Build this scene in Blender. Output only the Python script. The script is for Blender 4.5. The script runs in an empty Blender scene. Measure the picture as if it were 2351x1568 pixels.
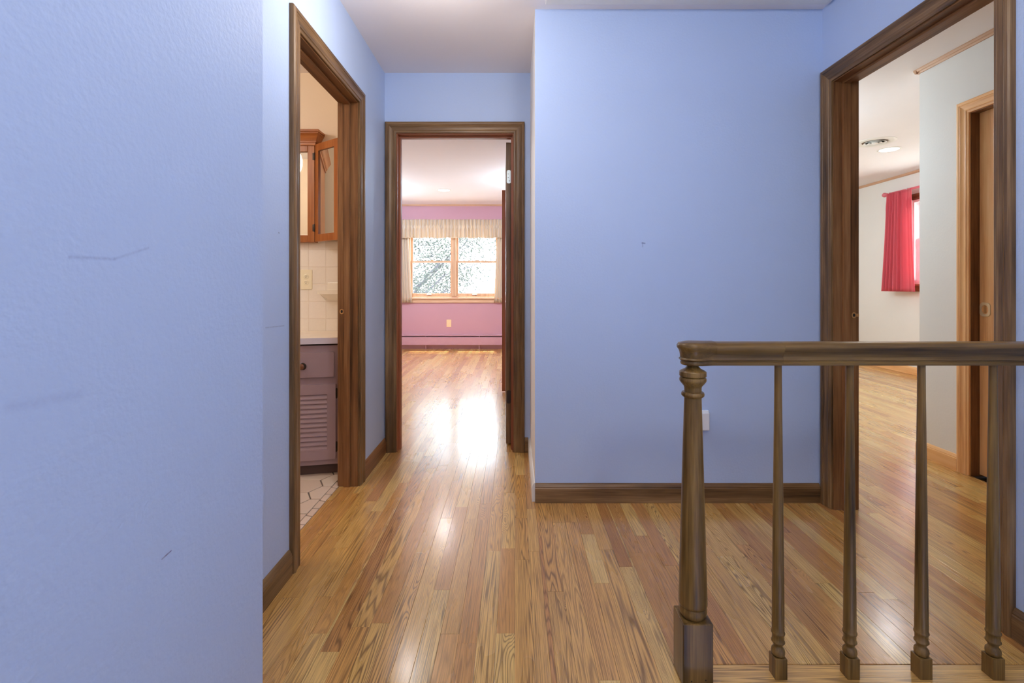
import bpy, bmesh, math, random
from mathutils import Vector
random.seed(7)
S = bpy.context.scene
COL = S.collection
PI = math.pi
R = math.radians

# ------------------------------------------------------------------ camera
cam_d = bpy.data.cameras.new('camera')
cam = bpy.data.objects.new('camera', cam_d); COL.objects.link(cam)
cam.location = (0, 0, 1.075); cam.rotation_euler = (PI/2, 0, 0)
cam_d.sensor_width = 36.0; cam_d.lens = 36.0*1110/2351
cam_d.shift_x = -6.5/2351; cam_d.shift_y = -129/2351
cam_d.clip_start = 0.02; cam_d.clip_end = 300
S.camera = cam

# ------------------------------------------------------------------ world, sun, exposure
W = bpy.data.worlds.new('World'); S.world = W; W.use_nodes = True
bg = W.node_tree.nodes['Background']
bg.inputs[0].default_value = (0.80, 0.90, 1.0, 1); bg.inputs[1].default_value = 18.0
sd = bpy.data.lights.new('sun', 'SUN'); sd.energy = 20.0; sd.angle = R(0.6); sd.color = (1, .95, .86)
sun = bpy.data.objects.new('sun', sd); COL.objects.link(sun)
sun.location = (0, 14, 12); sun.rotation_euler = (R(-19), 0, R(4))     # high, from beyond the bedroom window
VS = S.view_settings
VS.view_transform = 'Standard'; VS.look = 'None'; VS.gamma = 1.0; VS.use_curve_mapping = False
VS.exposure = 0.0
S.cycles.max_bounces = 10; S.cycles.diffuse_bounces = 6; S.cycles.glossy_bounces = 5
S.cycles.transparent_max_bounces = 12; S.cycles.sample_clamp_indirect = 6.0
S.cycles.caustics_reflective = False; S.cycles.caustics_refractive = False

def portal(name, loc, rot, sx, sy):
    l = bpy.data.lights.new(name, 'AREA'); l.shape = 'RECTANGLE'; l.size = sx; l.size_y = sy
    l.cycles.is_portal = True
    o = bpy.data.objects.new(name, l); COL.objects.link(o); o.location = loc; o.rotation_euler = rot
portal('bedroom_window_portal', (-1.03, 8.40, 1.42), (R(-90), 0, 0), 1.6, 1.3)
portal('side_window_portal', (5.05, 5.2, 1.6), (0, R(90), 0), 1.1, 1.3)

# ------------------------------------------------------------------ materials
def nodes(name):
    m = bpy.data.materials.new(name); m.use_nodes = True
    nt = m.node_tree
    return m, nt, nt.nodes['Principled BSDF']
def N(nt, t, **kw):
    n = nt.nodes.new(t)
    for k, v in kw.items(): setattr(n, k, v)
    return n
def L(nt, a, b): nt.links.new(a, b)
def math_n(nt, op, a, b=None, c=None, clamp=False):
    n = N(nt, 'ShaderNodeMath', operation=op); n.use_clamp = clamp
    for i, v in enumerate((a, b, c)):
        if v is None: continue
        if isinstance(v, (int, float)): n.inputs[i].default_value = v
        else: L(nt, v, n.inputs[i])
    return n.outputs[0]
def vmath(nt, op, a, b=None):
    n = N(nt, 'ShaderNodeVectorMath', operation=op)
    for i, v in enumerate((a, b)):
        if v is None: continue
        if isinstance(v, (tuple, list)): n.inputs[i].default_value = v
        else: L(nt, v, n.inputs[i])
    return n
def ramp(nt, fac, stops):
    n = N(nt, 'ShaderNodeValToRGB'); e = n.color_ramp.elements
    while len(e) < len(stops): e.new(0.5)
    for el, (p, c) in zip(e, stops): el.position = p; el.color = (*c, 1)
    L(nt, fac, n.inputs[0]); return n.outputs[0]
def mixc(nt, fac, a, b, blend='MIX'):
    n = N(nt, 'ShaderNodeMix', data_type='RGBA', blend_type=blend)
    for sock, v in ((n.inputs[0], fac), (n.inputs[6], a), (n.inputs[7], b)):
        if isinstance(v, (int, float)): sock.default_value = v
        elif isinstance(v, tuple): sock.default_value = (*v, 1)
        else: L(nt, v, sock)
    return n.outputs[2]
def noise(nt, vec, scale, detail=3, rough=.55):
    n = N(nt, 'ShaderNodeTexNoise'); n.inputs['Scale'].default_value = scale
    n.inputs['Detail'].default_value = detail; n.inputs['Roughness'].default_value = rough
    L(nt, vec, n.inputs['Vector']); return n.outputs[0]
def bump(nt, h, strength, dist, bsdf):
    b = N(nt, 'ShaderNodeBump'); b.inputs['Strength'].default_value = strength
    b.inputs['Distance'].default_value = dist
    L(nt, h, b.inputs['Height']); L(nt, b.outputs[0], bsdf.inputs['Normal'])
def srgb(r, g, b):
    f = lambda c: (c/255/12.92) if c/255 <= .04045 else ((c/255+.055)/1.055)**2.4
    return (f(r), f(g), f(b))
def seg_mask(nt, pos, a, b, w):
    """soft mask along a scuff that runs from a to b on a wall"""
    a = Vector(a); b = Vector(b); d = b-a
    pa = vmath(nt, 'SUBTRACT', pos, tuple(a)).outputs[0]
    dt = vmath(nt, 'DOT_PRODUCT', pa, tuple(d)).outputs[1]
    h = math_n(nt, 'DIVIDE', dt, d.length_squared, clamp=True)
    sc = N(nt, 'ShaderNodeVectorMath', operation='SCALE'); sc.inputs[0].default_value = tuple(d)
    L(nt, h, sc.inputs[3])
    ln = vmath(nt, 'LENGTH', vmath(nt, 'SUBTRACT', pa, sc.outputs[0]).outputs[0]).outputs[1]
    mr = N(nt, 'ShaderNodeMapRange', interpolation_type='SMOOTHSTEP')
    mr.inputs[1].default_value = 0; mr.inputs[2].default_value = w
    mr.inputs[3].default_value = 1; mr.inputs[4].default_value = 0
    L(nt, ln, mr.inputs[0]); return mr.outputs[0]
def paint(name, col, rough=.55, bscale=110, bstr=.10, scuffs=(), var=.04):
    m, nt, b = nodes(name)
    pos = N(nt, 'ShaderNodeNewGeometry').outputs['Position']
    n1 = noise(nt, pos, 1.7, 3)
    c = mixc(nt, n1, tuple(x*(1-var) for x in col), tuple(min(1, x*(1+var)) for x in col))
    for (a, e, w, sc, amt) in scuffs:
        mk = seg_mask(nt, pos, a, e, w)
        br = noise(nt, pos, 160, 3)
        mk = math_n(nt, 'MULTIPLY', mk, math_n(nt, 'MULTIPLY', br, 2*amt, clamp=True))
        c = mixc(nt, mk, c, sc)
    L(nt, c, b.inputs['Base Color']); b.inputs['Roughness'].default_value = rough
    b.inputs['Specular IOR Level'].default_value = .3
    if bstr:
        h = noise(nt, pos, bscale, 2, .5)
        bump(nt, h, bstr, .004, b)
    return m
def plain(name, col, rough=.5, metal=0, spec=.5, coat=0):
    m, nt, b = nodes(name)
    pos = N(nt, 'ShaderNodeTexCoord').outputs['Object']
    n1 = noise(nt, pos, 14, 3)
    c = mixc(nt, n1, tuple(x*.94 for x in col), tuple(min(1, x*1.06) for x in col))
    L(nt, c, b.inputs['Base Color']); b.inputs['Roughness'].default_value = rough
    b.inputs['Metallic'].default_value = metal; b.inputs['Specular IOR Level'].default_value = spec
    b.inputs['Coat Weight'].default_value = coat; b.inputs['Coat Roughness'].default_value = .12
    return m
def wood(name, dark, mid, light, axis, rough=.38, scale=1.0, coat=.06, contrast=1.0):
    m, nt, b = nodes(name)
    tc = N(nt, 'ShaderNodeTexCoord').outputs['Object']
    rnd = N(nt, 'ShaderNodeObjectInfo').outputs['Random']
    off = N(nt, 'ShaderNodeCombineXYZ')
    for i in range(3): L(nt, math_n(nt, 'MULTIPLY', rnd, 31.7+7*i), off.inputs[i])
    v = vmath(nt, 'ADD', tc, off.outputs[0]).outputs[0]
    s = [30*scale]*3; s[axis] = 1.3*scale
    v1 = vmath(nt, 'MULTIPLY', v, tuple(s)).outputs[0]
    s2 = [260*scale]*3; s2[axis] = 6*scale
    v2 = vmath(nt, 'MULTIPLY', v, tuple(s2)).outputs[0]
    s3 = [5]*3; s3[axis] = 1.6
    n1 = noise(nt, v1, 1, 5, .6); n2 = noise(nt, v2, 1, 2, .5)
    n3 = noise(nt, vmath(nt, 'MULTIPLY', v, tuple(s3)).outputs[0], 1, 3, .6)
    f = math_n(nt, 'ADD', math_n(nt, 'MULTIPLY', n1, .5), math_n(nt, 'ADD', math_n(nt, 'MULTIPLY', n2, .2), math_n(nt, 'MULTIPLY', n3, .3)))
    w = .17*contrast
    c = ramp(nt, f, [(.5-w*1.1, dark), (.5, mid), (.5+w*1.1, light)])
    hs = N(nt, 'ShaderNodeHueSaturation')
    L(nt, math_n(nt, 'ADD', math_n(nt, 'MULTIPLY', rnd, .24), .88), hs.inputs['Value']); L(nt, c, hs.inputs['Color'])
    L(nt, hs.outputs[0], b.inputs['Base Color'])
    b.inputs['Roughness'].default_value = rough; b.inputs['Specular IOR Level'].default_value = .3
    b.inputs['Coat Weight'].default_value = coat; b.inputs['Coat Roughness'].default_value = .2
    bump(nt, n2, .08, .002, b)
    return m
def wood3(name, dark, mid, light, **kw):
    return [wood(name+'_'+'xyz'[i], dark, mid, light, i, **kw) for i in range(3)]

M = {}
BLUE = (.48, .59, .81)
M['blue'] = paint('periwinkle_wall_paint', BLUE, .5, 95, .16)
M['blue_near'] = paint('periwinkle_wall_paint_scuffed', BLUE, .5, 95, .22, scuffs=[
    ((-.58, .63, 1.112), (-.58, .70, 1.113), .004, srgb(130, 140, 182), .3),
    ((-.58, .70, 1.113), (-.58, .765, 1.134), .0035, srgb(130, 140, 182), .25),
    ((-.58, .555, .935), (-.58, .645, .930), .012, srgb(150, 160, 198), .2),
    ((-.58, .795, .625), (-.58, .816, .627), .0022, srgb(95, 60, 110), .7)])
M['blue_left'] = paint('periwinkle_wall_paint_hall', BLUE, .5, 95, .16, scuffs=[
    ((-.84, 1.63, .932), (-.84, 1.76, .928), .004, srgb(130, 140, 175), .4),
    ((-.84, 1.72, 1.262), (-.84, 1.722, 1.262), .0045, srgb(90, 90, 120), 1.0)])
M['blue_mid'] = paint('periwinkle_wall_paint_middle', BLUE, .5, 95, .16, scuffs=[
    ((.632, 2.4, 1.285), (.645, 2.4, 1.283), .006, srgb(100, 110, 160), .7),
    ((.634, 2.4, 1.285), (.635, 2.4, 1.265), .003, srgb(110, 120, 165), .6)])
M['white'] = paint('white_wall_paint', srgb(232, 228, 222), .6, 90, .08)
M['grey'] = paint('pale_grey_wall_paint', srgb(222, 219, 214), .6, 90, .08)
M['ceil'] = paint('ceiling_paint', srgb(236, 230, 229), .7, 90, .08)
M['pale'] = paint('pale_lavender_bounce_paint', srgb(226, 218, 224), .6, 90, .08)  # unseen bedroom walls toned pale so their bounce whitens the ceiling
M['pink'] = paint('dusty_rose_wall_paint', (.56, .31, .365), .55, 90, .08)
M['cream'] = paint('cream_bathroom_paint', srgb(236, 218, 194), .5, 90, .08)
M['dark'] = plain('dark_gap', (.02, .015, .012), .9)
M['slab'] = plain('subfloor', srgb(70, 48, 30), .9)
M['trim'] = wood3('stained_trim_wood', srgb(62, 44, 26), srgb(116, 86, 54), srgb(150, 118, 80), rough=.36, contrast=.7)
M['jamb'] = wood3('amber_jamb_wood', srgb(80, 50, 28), srgb(126, 84, 50), srgb(154, 112, 72), rough=.36, contrast=.75)
M['rail'] = wood3('worn_brown_railing_wood', srgb(66, 46, 20), srgb(114, 84, 42), srgb(146, 112, 60), rough=.32, coat=.05, contrast=.62)
M['honey'] = wood3('honey_door_wood', srgb(190, 126, 74), srgb(228, 172, 114), srgb(240, 196, 142), rough=.4)
M['red'] = wood3('red_brown_door_wood', srgb(122, 68, 44), srgb(154, 92, 62), srgb(174, 112, 80), rough=.4)
M['cherry'] = wood3('cherry_cabinet_wood', srgb(120, 64, 26), srgb(160, 94, 46), srgb(188, 122, 68), rough=.32, coat=.15)
M['strip'] = wood3('light_ceiling_strip_wood', srgb(176, 134, 104), srgb(198, 156, 124), srgb(212, 176, 146), rough=.45)
M['sash'] = wood3('window_sash_wood', srgb(190, 146, 114), srgb(212, 172, 138), srgb(226, 192, 160), rough=.45)
M['taupe'] = plain('taupe_vanity_paint', srgb(152, 128, 132), .35)
M['knob'] = plain('dark_wood_knob', srgb(104, 60, 32), .3)
M['toe'] = plain('dark_toe_kick', srgb(80, 58, 50), .6)
M['counter'] = plain('cream_laminate', srgb(236, 224, 208), .25)
M['counter_edge'] = plain('grey_laminate_edge', srgb(200, 192, 200), .35)
M['ceramic'] = plain('white_ceramic', srgb(240, 232, 218), .12, coat=.6)
M['ivory'] = plain('ivory_plastic', srgb(240, 230, 200), .35)
M['whitep'] = plain('white_plastic', srgb(236, 236, 236), .35)
M['cream_p'] = plain('cream_plastic', srgb(244, 214, 170), .4)
M['brass'] = plain('worn_brass', srgb(190, 140, 86), .35, .4)
M['satin'] = plain('satin_brass_pull', srgb(226, 200, 158), .4, .3)
M['iron'] = plain('dark_bronze_hinge', srgb(70, 60, 52), .45, .7)
M['steel'] = plain('bright_zinc', srgb(214, 226, 224), .3, .35)
M['chrome'] = plain('chrome', srgb(225, 225, 230), .12, 1)
M['rosepaint'] = plain('rose_heater_paint', (.56, .31, .365), .4)
M['vent'] = plain('white_vent_metal', srgb(226, 222, 214), .45)
M['vslot'] = plain('brown_vent_slot', srgb(118, 96, 76), .6)
M['pinkmetal'] = plain('pink_enamel_rod', srgb(214, 110, 120), .35)
M['grout'] = plain('grout', srgb(222, 210, 196), .8)
M['fgrout'] = plain('floor_grout', srgb(112, 100, 92), .9)
M['bark'] = plain('bark', (.05, .047, .052), .9)
M['bark_pale'] = plain('washed_out_bark', (.075, .072, .078), .9)  # overexposure through the window put into the far bark colour
M['grass'] = plain('pale_bounce_ground', (.42, .42, .39), .95)  # unseen ground, made pale to bounce daylight onto the ceilings

def tile_mat(name, c1, c2, rough, coat):
    m, nt, b = nodes(name)
    tc = N(nt, 'ShaderNodeTexCoord').outputs['Object']
    rnd = N(nt, 'ShaderNodeObjectInfo').outputs['Random']
    n1 = noise(nt, tc, 90, 4)
    c = mixc(nt, rnd, c1, c2)
    c = mixc(nt, math_n(nt, 'MULTIPLY', n1, .25), c, tuple(x*.7 for x in c1))
    L(nt, c, b.inputs['Base Color']); b.inputs['Roughness'].default_value = rough
    b.inputs['Coat Weight'].default_value = coat; b.inputs['Coat Roughness'].default_value = .08
    return m
M['wtile'] = tile_mat('glazed_wall_tile', srgb(244, 236, 226), srgb(240, 232, 220), .2, .6)
M['ftile'] = tile_mat('beige_floor_tile', srgb(232, 214, 194), srgb(222, 192, 168), .35, .2)

def mirror_mat():
    m, nt, b = nodes('mirror_glass')
    pos = N(nt, 'ShaderNodeTexCoord').outputs['Object']
    L(nt, mixc(nt, noise(nt, pos, 5), (.86, .86, .84), (.9, .9, .88)), b.inputs['Base Color'])
    b.inputs['Metallic'].default_value = 1; b.inputs['Roughness'].default_value = .02
    return m
M['mirror'] = mirror_mat()
def glass_mat():
    m, nt, b = nodes('window_glass')
    nt.nodes.remove(b)
    out = nt.nodes['Material Output']
    t = N(nt, 'ShaderNodeBsdfTransparent'); g = N(nt, 'ShaderNodeBsdfGlossy'); g.inputs['Roughness'].default_value = .02
    lw = N(nt, 'ShaderNodeLayerWeight')
    f = N(nt, 'ShaderNodeMath', operation='MULTIPLY_ADD')
    L(nt, math_n(nt, 'POWER', lw.outputs['Facing'], 5), f.inputs[0]); f.inputs[1].default_value = .8; f.inputs[2].default_value = .025
    mx = N(nt, 'ShaderNodeMixShader')
    t.inputs[0].default_value = (.97, .98, .98, 1)
    L(nt, f.outputs[0], mx.inputs[0]); L(nt, t.outputs[0], mx.inputs[1]); L(nt, g.outputs[0], mx.inputs[2])
    L(nt, mx.outputs[0], out.inputs[0]); return m
M['glass'] = glass_mat()
def emit(name, col, st):
    m, nt, b = nodes(name)
    b.inputs['Base Color'].default_value = (.9, .9, .88, 1)
    b.inputs['Emission Color'].default_value = (*col, 1); b.inputs['Emission Strength'].default_value = st
    return m
M['lamp'] = emit('lit_lamp_lens', (1, .97, .93), 3.5)
M['dome'] = emit('lit_frosted_dome', (1, .97, .92), 2)

def fabric(name, cols, stripe, trans, sheen=.2, scale=1.0):
    """woven cloth; stripes run down the cloth, following the u coordinate of the weave"""
    m, nt, b = nodes(name)
    uv = N(nt, 'ShaderNodeTexCoord').outputs['UV']
    sep = N(nt, 'ShaderNodeSeparateXYZ'); L(nt, uv, sep.inputs[0])
    u = math_n(nt, 'MULTIPLY', sep.outputs[0], stripe)
    fr = math_n(nt, 'FRACT', u)
    c = ramp(nt, fr, cols)
    wv = noise(nt, vmath(nt, 'MULTIPLY', uv, (900*scale, 300*scale, 1)).outputs[0], 1, 2)
    c = mixc(nt, math_n(nt, 'MULTIPLY', wv, .25), c, tuple(x*.6 for x in cols[0][1]))
    L(nt, c, b.inputs['Base Color']); b.inputs['Roughness'].default_value = .85
    b.inputs['Sheen Weight'].default_value = sheen; b.inputs['Specular IOR Level'].default_value = .15
    tr = N(nt, 'ShaderNodeBsdfTranslucent'); L(nt, c, tr.inputs[0])
    mx = N(nt, 'ShaderNodeMixShader'); mx.inputs[0].default_value = trans
    out = nt.nodes['Material Output']
    L(nt, b.outputs[0], mx.inputs[1]); L(nt, tr.outputs[0], mx.inputs[2]); L(nt, mx.outputs[0], out.inputs[0])
    return m
M['cream_cloth'] = fabric('cream_striped_cloth', [(0, srgb(240, 224, 190)), (.25, srgb(226, 202, 184)), (.40, srgb(244, 230, 200)), (.55, srgb(200, 188, 190)), (.66, srgb(246, 232, 204)), (.85, srgb(212, 196, 190)), (1, srgb(240, 224, 190))], 9, .3)
M['red_cloth'] = fabric('coral_red_cloth', [(0, srgb(228, 98, 112)), (.4, srgb(238, 116, 128)), (.5, srgb(224, 96, 108)), (1, srgb(228, 98, 112))], 6, .3)

def floor_mat():
    """oak strip flooring: long grain contours, open pores and a tone of its own for every board"""
    m, nt, b = nodes('oak_strip_floor')
    pos = N(nt, 'ShaderNodeNewGeometry').outputs['Position']
    rnd = N(nt, 'ShaderNodeObjectInfo').outputs['Random']
    at = N(nt, 'ShaderNodeAttribute'); at.attribute_name = 'board'
    r = math_n(nt, 'FRACT', math_n(nt, 'ADD', math_n(nt, 'MULTIPLY', rnd, 7.31), at.outputs['Fac']))
    off = N(nt, 'ShaderNodeCombineXYZ')
    L(nt, math_n(nt, 'MULTIPLY', r, 97.3), off.inputs[0]); L(nt, math_n(nt, 'MULTIPLY', r, 41.9), off.inputs[1]); L(nt, math_n(nt, 'MULTIPLY', r, 13.0), off.inputs[2])
    v = vmath(nt, 'ADD', pos, off.outputs[0]).outputs[0]
    r2 = math_n(nt, 'FRACT', math_n(nt, 'MULTIPLY', r, 17.17))
    r3 = math_n(nt, 'FRACT', math_n(nt, 'MULTIPLY', r, 53.71))
    b1 = noise(nt, vmath(nt, 'MULTIPLY', v, (15, .75, 1)).outputs[0], 1, 2.2, .42)
    b2 = noise(nt, vmath(nt, 'MULTIPLY', v, (19, .22, 1)).outputs[0], 1, 2.0, .4)
    pick = math_n(nt, 'GREATER_THAN', math_n(nt, 'FRACT', math_n(nt, 'MULTIPLY', r, 71.7)), .42)   # most boards are straight grained
    bm_ = N(nt, 'ShaderNodeMix', data_type='FLOAT')
    L(nt, pick, bm_.inputs[0]); L(nt, b1, bm_.inputs[2]); L(nt, b2, bm_.inputs[3])
    big = bm_.outputs[0]
    vn = N(nt, 'ShaderNodeTexVoronoi', feature='SMOOTH_F1'); vn.inputs['Scale'].default_value = 1
    L(nt, vmath(nt, 'MULTIPLY', v, (8, 1.9, 1)).outputs[0], vn.inputs['Vector'])
    kn = N(nt, 'ShaderNodeMapRange', interpolation_type='SMOOTHERSTEP')
    kn.inputs[1].default_value = 0; kn.inputs[2].default_value = .32; kn.inputs[3].default_value = .30; kn.inputs[4].default_value = 0
    L(nt, vn.outputs['Distance'], kn.inputs[0])
    r4 = math_n(nt, 'FRACT', math_n(nt, 'MULTIPLY', r, 29.3))
    big = math_n(nt, 'ADD', big, math_n(nt, 'MULTIPLY', kn.outputs[0], math_n(nt, 'GREATER_THAN', r4, .6)))
    freq = math_n(nt, 'ADD', math_n(nt, 'ADD', 120, math_n(nt, 'MULTIPLY', pick, 70)), math_n(nt, 'MULTIPLY', r2, 150))
    ring = math_n(nt, 'SINE', math_n(nt, 'MULTIPLY', big, freq))
    ring = math_n(nt, 'ADD', math_n(nt, 'MULTIPLY', ring, .5), .5)
    ring = math_n(nt, 'POWER', ring, 3.0)
    pore = noise(nt, vmath(nt, 'MULTIPLY', v, (430, 9, 1)).outputs[0], 1, 2, .6)
    pore = ramp(nt, pore, [(.45, (0, 0, 0)), (.62, (1, 1, 1))])
    tone = ramp(nt, r, [(0, srgb(190, 128, 60)), (.18, srgb(216, 156, 76)), (.4, srgb(228, 178, 94)), (.6, srgb(240, 200, 118)), (.8, srgb(224, 168, 86)), (.93, srgb(210, 150, 76)), (1, srgb(186, 124, 60))])
    cloud = noise(nt, vmath(nt, 'MULTIPLY', v, (9, 1.1, 1)).outputs[0], 1, 3)
    tone = mixc(nt, cloud, mixc(nt, .25, tone, srgb(160, 100, 50)), mixc(nt, .25, tone, srgb(224, 184, 128)))
    gr = math_n(nt, 'MULTIPLY', ring, math_n(nt, 'ADD', .26, math_n(nt, 'MULTIPLY', r3, .5)))
    c = mixc(nt, gr, tone, srgb(84, 50, 22))
    c = mixc(nt, math_n(nt, 'MULTIPLY', pore, .36), c, srgb(104, 64, 28))
    wear = noise(nt, vmath(nt, 'MULTIPLY', pos, (1.1, .8, 1)).outputs[0], 1, 4)
    L(nt, c, b.inputs['Base Color'])
    ro = math_n(nt, 'ADD', .17, math_n(nt, 'MULTIPLY', math_n(nt, 'ADD', math_n(nt, 'MULTIPLY', wear, .6), math_n(nt, 'MULTIPLY', cloud, .4)), .22))
    L(nt, ro, b.inputs['Roughness']); b.inputs['Specular IOR Level'].default_value = .42
    b.inputs['Coat Weight'].default_value = .7; b.inputs['Coat Roughness'].default_value = .17
    h = math_n(nt, 'ADD', math_n(nt, 'MULTIPLY', cloud, .8), math_n(nt, 'MULTIPLY', pore, -.12))
    bump(nt, h, .10, .004, b)
    return m
M['floor'] = floor_mat()

# ------------------------------------------------------------------ builders
class MB:
    def __init__(s): s.v = []; s.f = []; s.m = []; s.uv = {}
    def add(s, verts, faces, mi=0):
        o = len(s.v); s.v += [tuple(p) for p in verts]
        for f in faces: s.f.append([i+o for i in f]); s.m.append(mi)
        return s
    def box(s, x0, x1, y0, y1, z0, z1, mi=0):
        v = [(x, y, z) for z in (z0, z1) for y in (y0, y1) for x in (x0, x1)]
        return s.add(v, [(0, 2, 3, 1), (4, 5, 7, 6), (0, 1, 5, 4), (2, 6, 7, 3), (0, 4, 6, 2), (1, 3, 7, 5)], mi)
    def cbox(s, x0, x1, y0, y1, z0, z1, c, mi=0):
        """box with all edges chamfered"""
        bm = bmesh.new()
        bmesh.ops.create_cube(bm, size=1)
        for v in bm.verts:
            v.co = Vector(((x0+x1)/2+v.co.x*(x1-x0), (y0+y1)/2+v.co.y*(y1-y0), (z0+z1)/2+v.co.z*(z1-z0)))
        bmesh.ops.bevel(bm, geom=list(bm.edges), offset=c, segments=2, affect='EDGES', profile=.5)
        bm.verts.index_update()
        s.add([v.co for v in bm.verts], [[v.index for v in f.verts] for f in bm.faces], mi); bm.free(); return s
    def prism(s, ring_a, ring_b, mi=0, caps=True):
        n = len(ring_a)
        f = [(i, (i+1) % n, n+(i+1) % n, n+i) for i in range(n)]
        if caps: f += [tuple(range(n))[::-1], tuple(range(n, 2*n))]
        return s.add(list(ring_a)+list(ring_b), f, mi)
    def lathe(s, prof, c, n=24, axis='z', mi=0):
        """prof: (r, h) pairs along the axis from the point c"""
        v = []; f = []
        for r, h in prof:
            for k in range(n):
                a = 2*PI*k/n; x, y = r*math.cos(a), r*math.sin(a)
                p = {'z': (x, y, h), 'y': (x, h, y), 'x': (h, x, y)}[axis]
                v.append((c[0]+p[0], c[1]+p[1], c[2]+p[2]))
        m = len(prof)
        for i in range(m-1):
            for k in range(n):
                f.append((i*n+k, i*n+(k+1) % n, (i+1)*n+(k+1) % n, (i+1)*n+k))
        f.append(tuple(range(n))[::-1]); f.append(tuple(range((m-1)*n, m*n)))
        return s.add(v, f, mi)
    def xform(s, fn): s.v = [tuple(fn(p)) for p in s.v]; return s

def world_loc(o):
    p = Vector(o.location)
    while o.parent: o = o.parent; p += Vector(o.location)
    return p
def obj(name, mb, mats, parent=None, smooth=False, origin=None, angle=35):
    if not isinstance(mats, (list, tuple)): mats = [mats]
    vs = mb.v
    lo = [min(p[i] for p in vs) for i in range(3)]; hi = [max(p[i] for p in vs) for i in range(3)]
    og = Vector(origin) if origin else Vector(((lo[0]+hi[0])/2, (lo[1]+hi[1])/2, lo[2]))
    me = bpy.data.meshes.new(name)
    me.from_pydata([Vector(p)-og for p in vs], [], mb.f)
    for mt in mats: me.materials.append(mt)
    for p, mi in zip(me.polygons, mb.m): p.material_index = mi
    bm = bmesh.new(); bm.from_mesh(me)
    bmesh.ops.recalc_face_normals(bm, faces=list(bm.faces))
    if smooth:
        for f in bm.faces: f.smooth = True
        for e in bm.edges:
            if len(e.link_faces) == 2 and e.calc_face_angle(0) > R(angle): e.smooth = False
    bm.to_mesh(me); bm.free()
    o = bpy.data.objects.new(name, me); COL.objects.link(o)
    if parent: o.parent = parent; o.location = og-world_loc(parent)
    else: o.location = og
    return o
def empty(name, loc):
    o = bpy.data.objects.new(name, None); COL.objects.link(o); o.location = loc; o.empty_display_size = .1
    return o
def tag(o, label=None, cat=None, group=None, kind=None):
    if label: o['label'] = label
    if cat: o['category'] = cat
    if group: o['group'] = group
    if kind: o['kind'] = kind
    return o
def struct(o, label, cat): return tag(o, label, cat, kind='structure')
def copy_tree(o, parent=None):
    c = o.copy(); COL.objects.link(c)
    if parent: c.parent = parent
    for ch in list(o.children): copy_tree(ch, c)
    return c

CZ = 2.445          # ceiling height
T = .115            # wall thickness
BX = -.940          # bathroom face of the left hall wall

# ------------------------------------------------------------------ shell
def wall(name, boxes, mats, label, mi=None):
    """boxes: (x0,x1,y0,y1,z0,z1); mi: material per face as (bottom, top, -y, +y, -x, +x)"""
    b = MB()
    for bx in boxes:
        k = len(b.f); b.box(*bx)
        if mi:
            for i in range(6): b.m[k+i] = mi[i]
    o = obj(name, b, mats, origin=(boxes[0][0], boxes[0][2], 0))
    return struct(o, label, 'wall')
FB = -.02
# hall, left side: the wall with the bathroom doorway (bathroom paint on its far face)
wall('wall_left', [(BX, -.84, 1.112, 1.859, FB, CZ), (BX, -.84, 2.603, 3.12, FB, CZ), (BX, -.84, 1.859, 2.603, 2.068, CZ)],
     [M['blue_left'], M['cream']], 'lavender blue hall wall holding the bathroom doorway', (0, 0, 0, 0, 1, 0))
wall('wall_left_near', [(BX, -.58, -2.0, 1.112, FB, CZ)], [M['blue_near'], M['cream']], 'big blue foreground wall at the left with faint scuff marks', (0, 0, 0, 0, 1, 0))
wall('wall_far', [(BX, -.776, 3.12, 3.235, FB, CZ), (.004, .215, 3.12, 3.235, FB, CZ), (-.776, .004, 3.12, 3.235, 2.068, CZ)],
     [M['blue'], M['pale'], M['cream']], 'short blue end wall of the hall around the bedroom doorway', (0, 0, 0, 1, 0, 0))
wall('wall_middle', [(.10, 1.527, 2.40, 2.515, FB, CZ), (.10, .215, 2.515, 3.12, FB, CZ)], [M['blue_mid'], M['white']],
     'broad blue wall in the middle facing the stair railing', (0, 0, 0, 0, 1, 0))
wall('wall_right', [(1.527, 1.642, -2.0, 1.518, -2.6, CZ), (1.527, 1.642, 2.333, 3.235, FB, CZ), (1.527, 1.642, 1.518, 2.333, 2.068, CZ)],
     [M['blue'], M['white']], 'blue wall at the right holding the wide doorway', (0, 0, 0, 0, 0, 1))
wall('wall_back', [(-.955, 1.642, -2.115, -2.0, -2.6, CZ)], [M['blue']], 'blue wall behind the stairwell out of frame')
# bathroom
bw = wall('wall_bathroom_far', [(-2.60, BX, 3.12, 3.235, FB, CZ)], [M['cream'], M['pale']], 'cream bathroom wall above and around the square tiles', (0, 0, 0, 1, 0, 0))
wall('wall_bathroom_left', [(-2.715, -2.60, .90, 3.235, FB, CZ)], [M['cream']], 'cream left wall of the bathroom')
wall('wall_bathroom_near', [(-2.60, BX, .80, .90, FB, CZ)], [M['cream']], 'cream near wall of the bathroom')
# bedroom
WX0, WX1, WZ0, WZ1 = -1.80, -.26, .868, 2.05
wall('wall_bedroom_far', [(-2.5, WX0, 8.2, 8.36, FB, CZ), (WX1, .87, 8.2, 8.36, FB, CZ), (WX0, WX1, 8.2, 8.36, FB, WZ0), (WX0, WX1, 8.2, 8.36, WZ1, CZ)],
     [M['pink']], 'dusty pink bedroom wall with the double window')
wall('wall_bedroom_left', [(-2.5, -2.385, 3.235, 8.2, FB, CZ)], [M['pale']], 'pale left wall of the bedroom')
wall('wall_bedroom_right', [(.755, .87, 3.235, 8.2, FB, CZ)], [M['pale']], 'pale right wall of the bedroom')
wall('wall_bedroom_near', [(.215, .755, 3.12, 3.235, FB, CZ), (-2.385, -2.6, 3.12, 3.235, FB, CZ)], [M['pale']], 'pale bedroom wall beside the hall doorway')
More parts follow.
